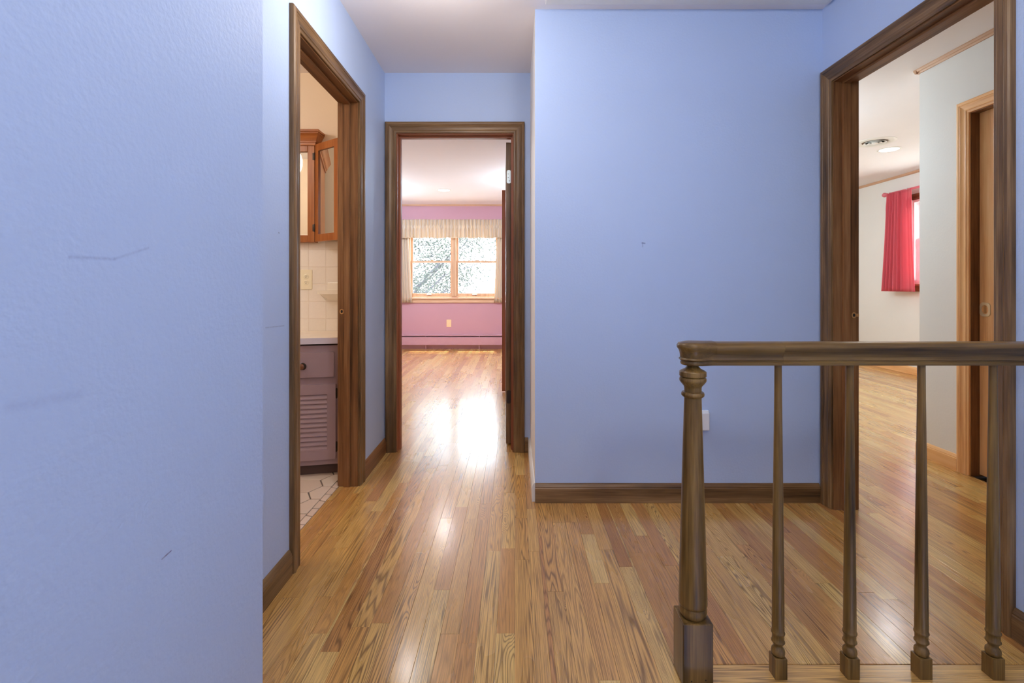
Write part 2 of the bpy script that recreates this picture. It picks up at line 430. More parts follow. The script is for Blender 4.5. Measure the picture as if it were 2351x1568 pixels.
# right room
GX = 2.57
wall('wall_closet', [(GX, GX+T, .10, 2.018, FB, CZ), (GX, GX+T, 2.74, 3.07, FB, CZ), (GX, GX+T, 2.018, 2.74, 2.063, CZ), (GX+T, 4.80, 2.955, 3.07, FB, CZ)],
     [M['grey']], 'pale grey wall inside the right room with a wooden sliding door')
VY0, VY1, VZ0, VZ1 = 4.66, 5.84, 1.11, 2.10
wall('wall_curtain_side', [(4.80, 4.94, -.1, VY0, FB, CZ), (4.80, 4.94, VY1, 7.6, FB, CZ), (4.80, 4.94, VY0, VY1, FB, VZ0), (4.80, 4.94, VY0, VY1, VZ1, CZ)],
     [M['white']], 'white wall with the red curtain in the right room')
wall('wall_right_room_far', [(1.642, 4.94, 7.5, 7.6, FB, CZ)], [M['white']], 'white far wall of the right room')
wall('wall_right_room_left', [(1.527, 1.642, 3.235, 7.5, FB, CZ)], [M['white']], 'white left wall of the right room')
wall('wall_right_room_near', [(1.642, 4.80, -.1, .10, FB, CZ)], [M['white']], 'white near wall of the right room')
b = MB().box(-2.8, 5.0, -2.2, 8.36, CZ, CZ+.18)
struct(obj('ceiling', b, M['ceil']), 'off white ceiling running over the hall and rooms', 'ceiling')
# floor slab (subfloor) with the oak boards as its parts
b = MB()
for bx in [(-.955, .45, -2.0, 3.235), (.45, 1.642, 1.24, 3.235), (-2.5, .87, 3.235, 8.36), (1.642, 4.94, -.1, 7.6), (-2.715, -.955, .8, 3.235)]:
    b.box(bx[0], bx[1], bx[2], bx[3], -.25, -.019)
floor = struct(obj('floor', b, M['slab'], origin=(0, 0, 0)), 'glossy honey oak strip floor of hall and rooms', 'floor')
# stairwell below the railing
b = MB().box(.43, .45, -2.0, 1.24, -2.6, -.25).box(.45, 1.527, 1.24, 1.26, -2.6, -.25)
struct(obj('wall_stairwell', b, M['blue']), 'blue walls of the stairwell below the railing', 'wall')
b = MB()
for k in range(9):
    b.box(.45, 1.527, 1.24-.26*(k+1), 1.24-.26*k, -2.6, -.19*(k+1)-.02)
struct(obj('stairs', b, M['jamb'][0]), 'stairs going down behind the railing out of frame', 'stairs')

# ------------------------------------------------------------------ oak boards
BWD = .0572
def px(X, Y, Z=0): return (1182+X*1110/Y, 655-(Z-1.075)*1110/Y)
zones = [(-2.385, .755, 3.235, 8.2, 'bed'), (-.84, -.58, 1.112, 3.12, 'hall'), (-.58, .10, -2.0, 3.12, 'hall'), (.10, .45, -2.0, 2.40, 'hall'),
         (.45, 1.527, 1.373, 2.40, 'hall'), (-.758, -.014, 3.12, 3.235, 'bed'), (1.527, 1.642, 1.536, 2.315, 'hall'),
         (1.642, 4.80, .10, 7.5, 'right'), (-.94, -.84, 1.877, 2.585, 'hall')]
def zone_spans(x0, x1):
    sp = []
    for (a, c, y0, y1, z) in zones:
        lo, hi = max(a, x0), min(c, x1)
        if hi-lo > .004:
            if z == 'right' and hi > GX and y0 < 3.07:
                if lo >= GX-.01: y0 = 3.07
            sp.append([y0, y1, lo, hi])
    sp.sort()
    out = []
    for s in sp:
        if out and abs(out[-1][1]-s[0]) < .002 and abs(out[-1][2]-s[2]) < .002 and abs(out[-1][3]-s[3]) < .002: 
            out[-1][1] = s[1]; out[-1][2] = max(out[-1][2], s[2]) if False else out[-1][2]
        else: out.append(list(s))
    return out
boards = []
k0 = int(math.floor(-2.4/BWD)); k1 = int(4.82/BWD)+1
for k in range(k0, k1):
    x0, x1 = k*BWD, (k+1)*BWD
    for (y0, y1, lo, hi) in zone_spans(x0, x1):
        y = y0; first = True
        while y < y1-1e-4:
            ln = random.choice((.4, .55, .75, .95, 1.2, 1.5))*random.uniform(.85, 1.15)
            if first: ln *= random.uniform(.3, 1); first = False
            e = y+ln
            if y1-e < .12: e = y1
            boards.append((lo, hi, y, e)); y = e
def visible(bd):
    xc, yc = (bd[0]+bd[1])/2, (bd[2]+bd[3])/2
    if bd[3] < 1.28: return 0
    yv = max(bd[2], 1.25)
    best = 0
    for yy in (yv+.02, (yv+bd[3])/2, bd[3]-.02):
        X = xc; q = X/yy
        ok = False
        if yy <= 3.24 and X <= .1: ok = -.86 < X and q > -.54
        elif yy <= 2.4 and X <= 1.64: ok = q < 1.06
        elif yy > 3.12 and X < .76: ok = -.248 < q < -.012
        elif X > 1.6: ok = .70 < q < .995
        if ok:
            u, w = px(X, yy)
            if 0 < u < 2351 and w < 1568: best = max(best, (bd[1]-bd[0])*1110/yy)
    if not best: return 0
    yv2 = bd[3]
    return best*(px(0, yv)[1]-px(0, yv2)[1]) if best >= 7.5 else 0.001
scored = sorted(((visible(b_), b_) for b_ in boards), key=lambda t: -t[0])
def board_geo(mb, x0, x1, y0, y1, rise):
    g, c = .0003, .0006
    x0 += g; x1 -= g; y0 += g; y1 -= g
    z = -.0005+rise
    v = [(x0, y0, -.019), (x1, y0, -.019), (x1, y1, -.019), (x0, y1, -.019),
         (x0, y0, z-c*.14), (x1, y0, z-c*.14), (x1, y1, z-c*.14), (x0, y1, z-c*.14),
         (x0+c, y0+c, z), (x1-c, y0+c, z), (x1-c, y1-c, z), (x0+c, y1-c, z)]
    f = [(0, 1, 5, 4), (1, 2, 6, 5), (2, 3, 7, 6), (3, 0, 4, 7), (4, 5, 9, 8), (5, 6, 10, 9), (6, 7, 11, 10), (7, 4, 8, 11), (8, 9, 10, 11), (3, 2, 1, 0)]
    mb.add(v, f)
NP = 298
rest = MB(); pid = []
for i, (s, bd) in enumerate(scored):
    if i < NP and s > 0:
        m_ = MB(); board_geo(m_, *bd, random.uniform(-.0002, .0002)); obj('floor_board', m_, M['floor'], floor)
    else:
        board_geo(rest, *bd, random.uniform(-.0002, .0002)); pid += [random.random()]*12
ro = obj('floor_boards', rest, M['floor'], floor, origin=(0, 0, 0))
ro['kind'] = 'stuff'
at = ro.data.attributes.new('board', 'FLOAT', 'POINT')
at.data.foreach_set('value', pid)
# landing nosing under the balusters, grain across
def cross_wood():
    m = M['floor'].copy(); m.name = 'oak_nosing'
    nt = m.node_tree
    geo = [n for n in nt.nodes if n.bl_idname == 'ShaderNodeNewGeometry'][0]
    sw = nt.nodes.new('ShaderNodeMapping'); sw.inputs['Rotation'].default_value = (0, 0, PI/2)
    for l in list(nt.links):
        if l.from_node == geo:
            to = l.to_socket; nt.links.remove(l); nt.links.new(sw.outputs[0], to)
    nt.links.new(geo.outputs['Position'], sw.inputs[0]); return m
M['nosing'] = cross_wood()
obj('landing_nosing', MB().cbox(.4505, 1.5265, 1.215, 1.3725, -.03, .0004, .004), M['nosing'], floor)

# bathroom floor tiles: elongated hexagons, cut at a straight line beside the threshold
tf = struct(obj('floor', MB().box(-2.6, -.9405, .9, 3.12, -.019, -.0035), M['fgrout']), 'beige hexagon tiled bathroom floor with dark grout', 'floor')
def clip(poly, xmax):
    out = []
    for i in range(len(poly)):
        a, c = poly[i], poly[(i+1) % len(poly)]
        if a[0] <= xmax: out.append(a)
        if (a[0]-xmax)*(c[0]-xmax) < 0:
            t = (xmax-a[0])/(c[0]-a[0]); out.append((xmax, a[1]+t*(c[1]-a[1])))
    return out
def tile_poly(poly, parent, name, mat, z0, z1, shrink=.0045):
    cx = sum(p[0] for p in poly)/len(poly); cy = sum(p[1] for p in poly)/len(poly)
    def sh(d): 
        return [(cx+(p[0]-cx)*(1-d/max(.01, math.hypot(p[0]-cx, p[1]-cy))), cy+(p[1]-cy)*(1-d/max(.01, math.hypot(p[0]-cx, p[1]-cy)))) for p in poly]
    a = sh(shrink); c = sh(shrink+.002)
    n = len(poly); mb = MB()
    mb.add([(p[0], p[1], z0) for p in a]+[(p[0], p[1], z1-.001) for p in a]+[(p[0], p[1], z1) for p in c],
           [(i, (i+1) % n, n+(i+1) % n, n+i) for i in range(n)]+[(n+i, n+(i+1) % n, 2*n+(i+1) % n, 2*n+i) for i in range(n)]+[tuple(range(2*n, 3*n)), tuple(range(n))[::-1]])
    return obj(name, mb, mat, parent)
HW, HL, HT = .157, .115, .045     # width in y, half length in x, point length
for col in range(-1, 6):
    cx0 = -.9575-col*(2*HL-HT)
    for row in range(11, 21):
        cy0 = row*HW+(HW/2 if col % 2 else 0)
        hx = [(cx0-HL, cy0), (cx0-HL+HT, cy0-HW/2), (cx0+HL-HT, cy0-HW/2), (cx0+HL, cy0), (cx0+HL-HT, cy0+HW/2), (cx0-HL+HT, cy0+HW/2)]
        hx = clip(hx, -.977)
        if len(hx) >= 3 and cy0 < 3.0 and cx0 > -2.0:
            tile_poly(hx, tf, 'floor_tile', M['ftile'], -.006, .0005)
yy = 1.86
sk = 0
while yy < 2.60:
    e = yy+(.082 if sk % 2 else .075); s_ = .012 if sk % 2 else 0
    tile_poly([(-.977, yy+s_), (-.941, yy), (-.941, e), (-.977, e+(.012 if not sk % 2 else 0))], tf, 'floor_tile', M['ftile'], -.006, .0005)
    yy = e; sk += 1

# ------------------------------------------------------------------ door frames
CPROF = [(0, 0), (0, .0085), (.003, .0105), (.012, .0115), (.016, .0145), (.020, .0135), (.040, .0150), (.046, .0180), (.050, .0172), (.053, .0195), (.064, .0200), (.070, .0165), (.072, .012), (.072, 0)]
def casing(parent, s0, s1, zt, m, mats, av, k0=1.0):
    """three mitred boards around an opening; m maps (along, up, out) to the world; av: grain axis along the wall"""
    P = CPROF
    for side in (0, 1):
        f = (lambda u: s0-u*k0) if side == 0 else (lambda u: s1+u)
        b = MB().prism([m(f(u), 0.0, t) for u, t in P], [m(f(u), zt+u, t) for u, t in P])
        obj('casing_board', b, mats[2], parent, smooth=True, angle=25)
    b = MB().prism([m(s0-u*k0, zt+u, t) for u, t in P], [m(s1+u, zt+u, t) for u, t in P])
    obj('casing_board', b, mats[av], parent, smooth=True, angle=25)
def jambs(parent, s0, s1, zt, m, depth, stop, mats, av, jt=.018, stops=True):
    def bx(a, c, z0, z1, t0, t1, name, mt):
        b = MB(); ps = [m(s, z, t) for z in (z0, z1) for t in (t0, t1) for s in (a, c)]
        b.add(ps, [(0, 2, 3, 1), (4, 5, 7, 6), (0, 1, 5, 4), (2, 6, 7, 3), (0, 4, 6, 2), (1, 3, 7, 5)]); return obj(name, b, mt, parent)
    bx(s0-jt, s0, 0, zt, 0, -depth, 'jamb', mats[2]); bx(s1, s1+jt, 0, zt, 0, -depth, 'jamb', mats[2])
    bx(s0-jt, s1+jt, zt, zt+jt-.001, 0, -depth, 'head_jamb', mats[av])
    if stops:
        t0, t1 = stop; k = .011
        bx(s0, s0+k, 0, zt-k, -t0, -t1, 'door_stop', mats[2]); bx(s1-k, s1, 0, zt-k, -t0, -t1, 'door_stop', mats[2])
        bx(s0, s1, zt-k, zt, -t0, -t1, 'door_stop', mats[av])
ZT = 2.05
# bathroom doorway
d1 = struct(empty('door_1', (-.84, 2.23, 0)), 'dark wood framed bathroom doorway on the left, no door in it', 'doorway')
m1 = lambda s, z, t: (-.84+t, s, z)
casing(d1, 1.877-.005, 2.585+.005, ZT+.005, m1, M['trim'], 1)
jambs(d1, 1.877, 2.585, ZT, m1, .10, (.040, .072), M['jamb'], 1)
casing(d1, 1.872, 2.59, ZT+.005, lambda s, z, t: (BX-t, s, z), M['jamb'], 1)
# bedroom doorway
d2 = struct(empty('door_2', (-.386, 3.12, 0)), 'dark wood framed bedroom doorway at the end of the hall', 'doorway')
m2 = lambda s, z, t: (s, 3.12-t, z)
casing(d2, -.758-.005, -.014+.005, ZT+.005, m2, M['trim'], 0)
jambs(d2, -.758, -.014, ZT, m2, T, (.045, .078), M['red'], 0)
casing(d2, -.763, -.009, ZT+.005, lambda s, z, t: (s, 3.235+t, z), M['red'], 0)
# right doorway
d3 = struct(empty('door_3', (1.527, 1.93, 0)), 'wide dark wood framed doorway on the right behind the railing', 'doorway')
m3 = lambda s, z, t: (1.527-t, s, z)
casing(d3, 1.536-.003, 2.315+.005, ZT+.005, m3, M['trim'], 1, .83)
jambs(d3, 1.536, 2.315, ZT, m3, T, (.040, .073), M['jamb'], 1)
casing(d3, 1.531, 2.32, ZT+.005, lambda s, z, t: (1.642+t, s, z), M['jamb'], 1)
# closet doorway with a sliding door
d4 = struct(empty('door_4', (GX, 2.38, 0)), 'honey wood sliding door with frame in the pale grey wall', 'door')
m4 = lambda s, z, t: (GX-t, s, z)
casing(d4, 2.036-.004, 2.722+.004, 2.045+.004, m4, M['honey'], 1)
jambs(d4, 2.036, 2.722, 2.045, m4, T, (0, .035), M['jamb'], 1, stops=False)
def panel_door(name, parent, mapf, w, h, th, mats, zb=.012, st=.112):
    """leaf with stiles, rails and recessed panels; mapf(s, z, t)"""
    b = MB()
    def bx(a, c, z0, z1, t0, t1):
        ps = [mapf(s, z, t) for z in (z0, z1) for t in (t0, t1) for s in (a, c)]
        b.add(ps, [(0, 2, 3, 1), (4, 5, 7, 6), (0, 1, 5, 4), (2, 6, 7, 3), (0, 4, 6, 2), (1, 3, 7, 5)])
    bx(0, st, zb, h, 0, th); bx(w-st, w, zb, h, 0, th)
    rails = [(zb, .22), (.90, 1.02), (1.62, 1.72), (h-.115, h)]
    for z0, z1 in rails: bx(st, w-st, z0, z1, 0, th)
    for i in range(3): bx(w/2-.05, w/2+.05, rails[i][1], rails[i+1][0], 0, th)
    leaf = obj(name, b, mats[2], parent)
    for i in range(3):
        for a, c in ((st, w/2-.05), (w/2+.05, w-st)):
            q = MB(); z0, z1 = rails[i][1], rails[i+1][0]
            ra = [mapf(s, z, th*.30) for s, z in ((a, z0), (c, z0), (c, z1), (a, z1))]
            rb = [mapf(s, z, th*.08) for s, z in ((a+.035, z0+.035), (c-.035, z0+.035), (c-.035, z1-.035), (a+.035, z1-.035))]
            rc = [mapf(s, z, th*.8) for s, z in ((a, z0), (c, z0), (c, z1), (a, z1))]
            q.add(ra+rb+rc, [(0, 1, 5, 4), (1, 2, 6, 5), (2, 3, 7, 6), (3, 0, 4, 7), (4, 5, 6, 7), (8, 9, 10, 11), (0, 1, 9, 8), (1, 2, 10, 9), (2, 3, 11, 10), (3, 0, 8, 11)])
            obj('door_panel', q, mats[2], leaf)
    return leaf
leaf = panel_door('door_leaf', d4, lambda s, z, t: (GX+.045+t, 2.722-.002-s, z), .682, 2.043, .034, M['honey'], st=.080)
# recessed pull of the sliding door
b = MB()
c0 = (GX+.045, 2.687, .94)
def rrect(w, h, r, n=5):
    pts = []
    for cx, cy, a0 in ((w-r, h-r, 0), (-w+r, h-r, 90), (-w+r, -h+r, 180), (w-r, -h+r, 270)):
        for i in range(n+1):
            a = R(a0+90*i/n); pts.append((cx+r*math.cos(a), cy+r*math.sin(a)))
    return pts
o1 = rrect(.031, .039, .018); n_ = len(o1)
i1 = [(.021*math.cos(R(360*(k+.5)/n_+0)), .026*math.sin(R(360*(k+.5)/n_))) for k in range(n_)]
ringA = [(c0[0], c0[1]-p[0], c0[2]+p[1]) for p in o1]
ringB = [(c0[0]-.004, c0[1]-p[0]*.95, c0[2]+p[1]*.95) for p in o1]
ringC = [(c0[0]-.004, c0[1]-p[0], c0[2]+p[1]) for p in i1]
ringD = [(c0[0]+.004, c0[1]-p[0]*.9, c0[2]+p[1]*.9) for p in i1]
fs = []
for j in range(3):
    fs += [(j*n_+i, j*n_+(i+1) % n_, (j+1)*n_+(i+1) % n_, (j+1)*n_+i) for i in range(n_)]
fs.append(tuple(range(3*n_, 4*n_)))
b.add(ringA+ringB+ringC+ringD, fs)
pull = obj('door_pull', b, M['satin'], leaf, smooth=True)
b = MB().cbox(c0[0]-.003, c0[0]+.004, c0[1]-.006, c0[1]+.006, c0[2]-.020, c0[2]+.020, .001)
obj('thumb_turn', b, M['brass'], leaf)
# strike plates
def strike(parent, x, y, z, tongue):
    b = MB(); n = 20
    a = [(.0115*math.cos(2*PI*k/n), .0145*math.sin(2*PI*k/n)) for k in range(n)]
    c = [(.006*math.cos(2*PI*k/n), .008*math.sin(2*PI*k/n)) for k in range(n)]
    A = [(x+p, y, z+q) for p, q in a]; B = [(x+p, y-.002, z+q) for p, q in a]; C_ = [(x+p, y-.002, z+q) for p, q in c]
    b.add(A+B+C_, [(i, (i+1) % n, n+(i+1) % n, n+i) for i in range(n)]+[(n+i, n+(i+1) % n, 2*n+(i+1) % n, 2*n+i) for i in range(n)])
    if tongue: b.cbox(x+tongue[0], x+tongue[1], y-.004, y, z-.007, z+.007, .001)
    sp = obj('strike_plate', b, M['brass'], parent)
    h = MB().add([(x+p, y-.0006, z+q) for p, q in c], [tuple(range(n))])
    obj('latch_hole', h, M['dark'], sp)
strike(d3, 1.527+.096, 2.315, .932, (.008, .0225))
strike(d1, -.84-.085, 2.585, .935, None)
# open bedroom door seen edge on, and its hinges
ang = R(91.5)
def bd(s, z, t):
    x0, y0 = -.0235, 3.252
    return (x0+s*math.cos(ang)-t*math.sin(ang), y0+s*math.sin(ang)+t*math.cos(ang), z)
leaf2 = panel_door('door_leaf', d2, bd, .735, 2.035, .035, M['trim'])
tag(leaf2, 'dark brown open door leaf seen edge on')
def hinge(parent, z, mat, h=.089):
    b = MB()
    pts = rrect(.0135, h/2, .011, 4)
    cx, y = -.0405, 3.2515
    A = [(cx+p, y, z+q) for p, q in pts]; B = [(cx+p, y-.0022, z+q) for p, q in pts]
    b.prism(A, B)
    b.lathe([(.005, -h/2), (.0062, -h/2+.004), (.0062, h/2-.004), (.005, h/2), (.003, h/2+.004)], (-.0215, 3.246, z), 12)
    hg = obj('hinge', b, mat, parent, smooth=True)
    s = MB()
    for dx, dz in ((-.004, .018), (.003, -.028), (-.004, -.006)):
        s.lathe([(.0028, 0), (.0022, .0008)], (cx+dx, y-.0030, z+dz), 10, 'y')
    obj('hinge_screws', s, M['iron'], hg)
hinge(leaf2, 1.805, M['steel']); hinge(leaf2, .325, M['iron'])
# closet door of the bedroom standing open, seen flat on
cd = struct(empty('door_5', (.70, 4.86, 0)), 'red brown closet door standing open deep in the bedroom', 'door')
ang5 = R(176)
def bd5(s, z, t):
    x0, y0 = .615, 4.80
    return (x0+s*math.cos(ang5)-t*math.sin(ang5)*-1, y0+s*math.sin(ang5)-t*math.cos(ang5), z)
leaf5 = panel_door('door_leaf', cd, bd5, .745, 2.03, .035, M['red'])
kp = bd5(.69, .915, 0)
b = MB().lathe([(.022, 0), (.022, -.004), (.009, -.006), (.008, -.022), (.018, -.03), (.024, -.04), (.024, -.048), (.016, -.056), (.004, -.058)], (kp[0], kp[1], kp[2]), 20, 'y')
obj('door_knob', b, M['chrome'], leaf5, smooth=True)
b = MB().box(.64, .755, 4.81, 4.93, 0, 2.05).box(.64, .755, 4.2, 4.79, 2.05, 2.12)
obj('jamb', b, M['red'][2], cd)

# ------------------------------------------------------------------ baseboards
BPROF = [(0, 0), (.0145, 0), (.0145, .070), (.0125, .074), (.0125, .078), (.009, .085), (.005, .0915), (0, .0935)]
nb = [0]
def baseboard(name, p0, p1, nrm, mats, label, h=1.0):
    """straight run from p0 to p1 (x, y) standing off the wall along nrm"""
    ax = 0 if abs(p1[0]-p0[0]) > abs(p1[1]-p0[1]) else 1
    A = [(p0[0]+nrm[0]*t, p0[1]+nrm[1]*t, z*h) for t, z in BPROF]; B = [(p1[0]+nrm[0]*t, p1[1]+nrm[1]*t, z*h) for t, z in BPROF]
    o = obj(name, MB().prism(A, B), mats[ax], smooth=True, angle=25)
    return struct(o, label, 'baseboard')
baseboard('baseboard_left', (-.84, 1.113), (-.84, 1.795), (1, 0), M['trim'], 'brown baseboard on the left between wall corner and bathroom doorway')
baseboard('baseboard_left', (-.84, 2.667), (-.84, 3.12), (1, 0), M['jamb'], 'worn brown baseboard between bathroom and bedroom doorways')
baseboard('baseboard_far', (.0855, 3.12), (.064, 3.12), (0, -1), M['trim'], 'tiny baseboard piece right of the bedroom doorway')
baseboard('baseboard_hall_right', (.10, 2.401), (.10, 3.12), (-1, 0), [M['vent']]*3, 'baseboard on the narrow hall side of the middle wall')
baseboard('baseboard_middle', (.1005, 2.40), (1.509, 2.40), (0, -1), M['trim'], 'long brown baseboard along the middle blue wall')
baseboard('baseboard_right', (1.527, 1.245), (1.527, 1.473), (-1, 0), M['trim'], 'dark baseboard at the right edge beside the doorway')
baseboard('baseboard_left_near', (-.58, -2.0), (-.58, 1.112), (1, 0), M['trim'], 'baseboard of the foreground wall below the frame')
baseboard('baseboard_closet', (GX, 2.80), (GX, 3.084), (-1, 0), M['honey'], 'orange brown baseboard left of the sliding door')
baseboard('baseboard_closet', (GX-.014, 3.07), (4.80, 3.07), (0, 1), M['honey'], 'baseboard on the hidden end of the grey wall')
baseboard('baseboard_curtain_side', (4.80, 3.085), (4.80, 7.5), (-1, 0), M['honey'], 'baseboard under the red curtain wall')

# ------------------------------------------------------------------ wood strips along the ceilings
def strip(name, p0, p1, nrm, label, w=.022, h=.028):
    pr = [(0, 0), (w*.45, 0), (w*.6, h*.3), (w*.85, h*.45), (w, h*.8), (w, h), (0, h)]
    ax = 0 if abs(p1[0]-p0[0]) > abs(p1[1]-p0[1]) else 1
    A = [(p0[0]+nrm[0]*t, p0[1]+nrm[1]*t, CZ-h+z) for t, z in pr]; B = [(p1[0]+nrm[0]*t, p1[1]+nrm[1]*t, CZ-h+z) for t, z in pr]
    struct(obj(name, MB().prism(A, B), M['strip'][ax]), label, 'trim')
strip('trim_1', (-2.385, 8.2), (.755, 8.2), (0, -1), 'thin wooden strip where bedroom ceiling meets the pink wall')
strip('trim_2', (GX, .10), (GX, 3.0699), (-1, 0), 'wooden strip along the top of the pale grey wall')
strip('trim_3', (GX-.022, 3.07), (4.80, 3.07), (0, 1), 'wooden strip returning round the grey wall corner')
strip('trim_4', (4.80, 3.07), (4.80, 7.5), (-1, 0), 'thin wooden strip above the red curtain')

# ------------------------------------------------------------------ stair railing: one thing
rail = tag(empty('stair_railing', (1.0, 1.333, 0)), 'worn brown wooden stair railing with turned newel and four balusters', 'railing')
RY = 1.3325
NX = .4905
prof = [(.010, .856), (.0145, .856), (.0158, .852), (.021, .846), (.031, .841), (.0352, .838), (.0356, .836), (.0356, .826), (.033, .8245), (.032, .8225), (.0345, .8215), (.0358, .817), (.0352, .812), (.030, .805), (.0245, .7985),
        (.0228, .793), (.0228, .783), (.0285, .7815), (.0306, .777), (.0300, .772), (.0255, .768), (.0228, .766), (.0232, .75), (.0262, .65), (.0302, .50), (.0348, .33), (.0378, .225), (.0382, .205), (.0368, .1985), (.0345, .197),
        (.0350, .1945), (.0372, .186), (.0364, .177), (.0325, .170), (.0300, .1665)]
npst = obj('newel_post', MB().lathe(prof[::-1], (NX, RY, 0), 40), M['rail'][2], rail, smooth=True, angle=50)
q = MB().cbox(NX-.0405, NX+.0405, RY-.0405, RY+.0405, .0005, .1672, .0025)
nbk = obj('base_block', q, M['rail'][2], npst)
for dx in (-.018, .020):                                # two nail holes low in the block front
    q = MB().lathe([(.0022, 0), (.0018, -.0006)], (NX+dx, RY-.0405, .016 if dx < 0 else .019), 10, 'y')
    obj('nail_hole', q, M['dark'], npst)
bprof = [(.0095, .0562), (.013, .0575), (.0165, .061), (.0176, .068), (.0165, .0745), (.0128, .080), (.0112, .083), (.0120, .087), (.0145, .091), (.0152, .0925), (.0172, .0945), (.0172, .0975), (.0150, .0995), (.0152, .116), (.0172, .118), (.0176, .1205), (.0170, .123), (.0155, .125),
         (.0158, .14), (.0150, .25), (.0132, .45), (.0114, .62), (.0098, .76), (.0092, .8575)]
for i in range(4):
    bx = .7255+.1975*i
    bl = obj('baluster', MB().lathe(bprof, (bx, RY, 0), 28), M['rail'][2], rail, smooth=True, angle=50)
    obj('base_block', MB().cbox(bx-.0168, bx+.0168, RY-.0168, RY+.0168, .0005, .0565, .0012), M['rail'][2], bl)
RP = [(.012, 0), (.0205, 0), (.0215, .0025), (.0215, .008), (.0195, .0095), (.0195, .0115), (.0215, .013), (.0225, .0155), (.0215, .018), (.0200, .020), (.0205, .026), (.0235, .034), (.0285, .041), (.0308, .046), (.0305, .052), (.0265, .058), (.0185, .0615), (.008, .063)]
ring = [(y, z) for y, z in RP]+[(-y, z) for y, z in RP[::-1]]
def rail_seg(x0, x1, name):
    A = [(x0, RY+y, .857+z) for y, z in ring]; B = [(x1, RY+y, .857+z) for y, z in ring]
    return MB().prism(A, B)
obj('handrail', rail_seg(.729, 1.5265, 'handrail'), M['rail'][0], rail, smooth=True, angle=50)
b = rail_seg(.545, .7286, 'fitting')
# swelling into the round end above the newel
secs = []
capR = [.014, .0300, .0325, .0330, .0318, .0318, .0350, .0372, .0360, .0335, .0340, .0355, .0385, .0420, .0425, .0385, .0260, .010]
zc = [.857+z-.001*(0 if i < 10 else -1.5) for i, (y, z) in enumerate(RP)]
n = 28; vv = []; ff = []
for (r_, (hy, _), z) in zip(capR, RP, zc):
    loop = []
    for k in range(n+1):                               # half circle at the left end
        a = PI/2+PI*k/n
        loop.append((NX+r_*math.cos(a), RY+r_*math.sin(a), z))
    for t in (.15, .4, .7, .9, 1.0):
        x = NX+(.546-NX)*t; e = r_+(hy-r_)*(3*t*t-2*t**3); loop.append((x, RY-e, z))
    for t in (1.0, .9, .7, .4, .15):
        x = NX+(.546-NX)*t; e = r_+(hy-r_)*(3*t*t-2*t**3); loop.append((x, RY+e, z))
    vv.append(loop)
ln = len(vv[0]); base = []
for lp in vv: base += lp
for i in range(len(vv)-1):
    ff += [(i*ln+k, i*ln+(k+1) % ln, (i+1)*ln+(k+1) % ln, (i+1)*ln+k) for k in range(ln)]
ff += [tuple(range(ln))[::-1], tuple(range((len(vv)-1)*ln, len(vv)*ln))]
b.add(base, ff)
obj('rail_end', b, M['rail'][0], rail, smooth=True, angle=50)

# ------------------------------------------------------------------ wall plates
def plate(mb, m, w, h, t=.006, c=.002):
    pts = rrect(w/2, h/2, .004, 2); p2 = [(a*(1-2*c/w), b_*(1-2*c/h)) for a, b_ in pts]
    n = len(pts)
    mb.add([m(a, b_, 0) for a, b_ in pts]+[m(a, b_, t*.6) for a, b_ in pts]+[m(a, b_, t) for a, b_ in p2],
           [(i, (i+1) % n, n+(i+1) % n, n+i) for i in range(n)]+[(n+i, n+(i+1) % n, 2*n+(i+1) % n, 2*n+i) for i in range(n)]+[tuple(range(2*n, 3*n)), tuple(range(n))[::-1]])
# white cover on the middle wall behind the newel
o = tag(empty('outlet_cover', (.926, 2.40, .405)), 'white plastic outlet cover low on the blue wall, half behind the newel', 'outlet')
b = MB(); plate(b, lambda a, z, t: (.926+a, 2.40-t, .405+z), .072, .10, .005); obj('plate', b, M['whitep'], o)
b = MB().cbox(.897, .957, 2.372, 2.3955, .361, .449, .005); obj('cover_lid', b, M['whitep'], o)
# bedroom outlet
o = tag(empty('wall_outlet', (-1.118, 8.2, .43)), 'cream outlet plate on the pink wall under the window', 'outlet')
b = MB(); plate(b, lambda a, z, t: (-1.118+a, 8.2-t, .43+z), .08, .125); obj('plate', b, M['cream_p'], o)
for dz in (.024, -.024):
    b = MB(); plate(b, lambda a, z, t: (-1.118+a, 8.194-t, .43+dz+z), .034, .03, .002, .001); obj('receptacle', b, M['cream_p'], o)

# ------------------------------------------------------------------ attic hatch in the ceiling near the middle wall
h = tag(empty('attic_hatch', (.82, 1.75, CZ)), 'white attic hatch frame on the ceiling above the blue wall', 'hatch')
HX0, HX1, HY0, HY1 = .148, 1.50, 1.20, 2.335
for (a, c, e, f) in ((HX0, HX1, HY1-.07, HY1), (HX0, HX1, HY0, HY0+.07)):
    obj('frame_board', MB().cbox(a, c, e, f, CZ-.016, CZ-.0002, .003), M['vent'], h)
for (a, c) in ((HX0, HX0+.07), (HX1-.07, HX1)):
    obj('frame_board', MB().cbox(a, c, HY0+.0705, HY1-.0705, CZ-.016, CZ-.0002, .003), M['vent'], h)
obj('hatch_panel', MB().cbox(HX0+.072, HX1-.072, HY0+.072, HY1-.072, CZ-.008, CZ-.0002, .002), M['ceil'], h)

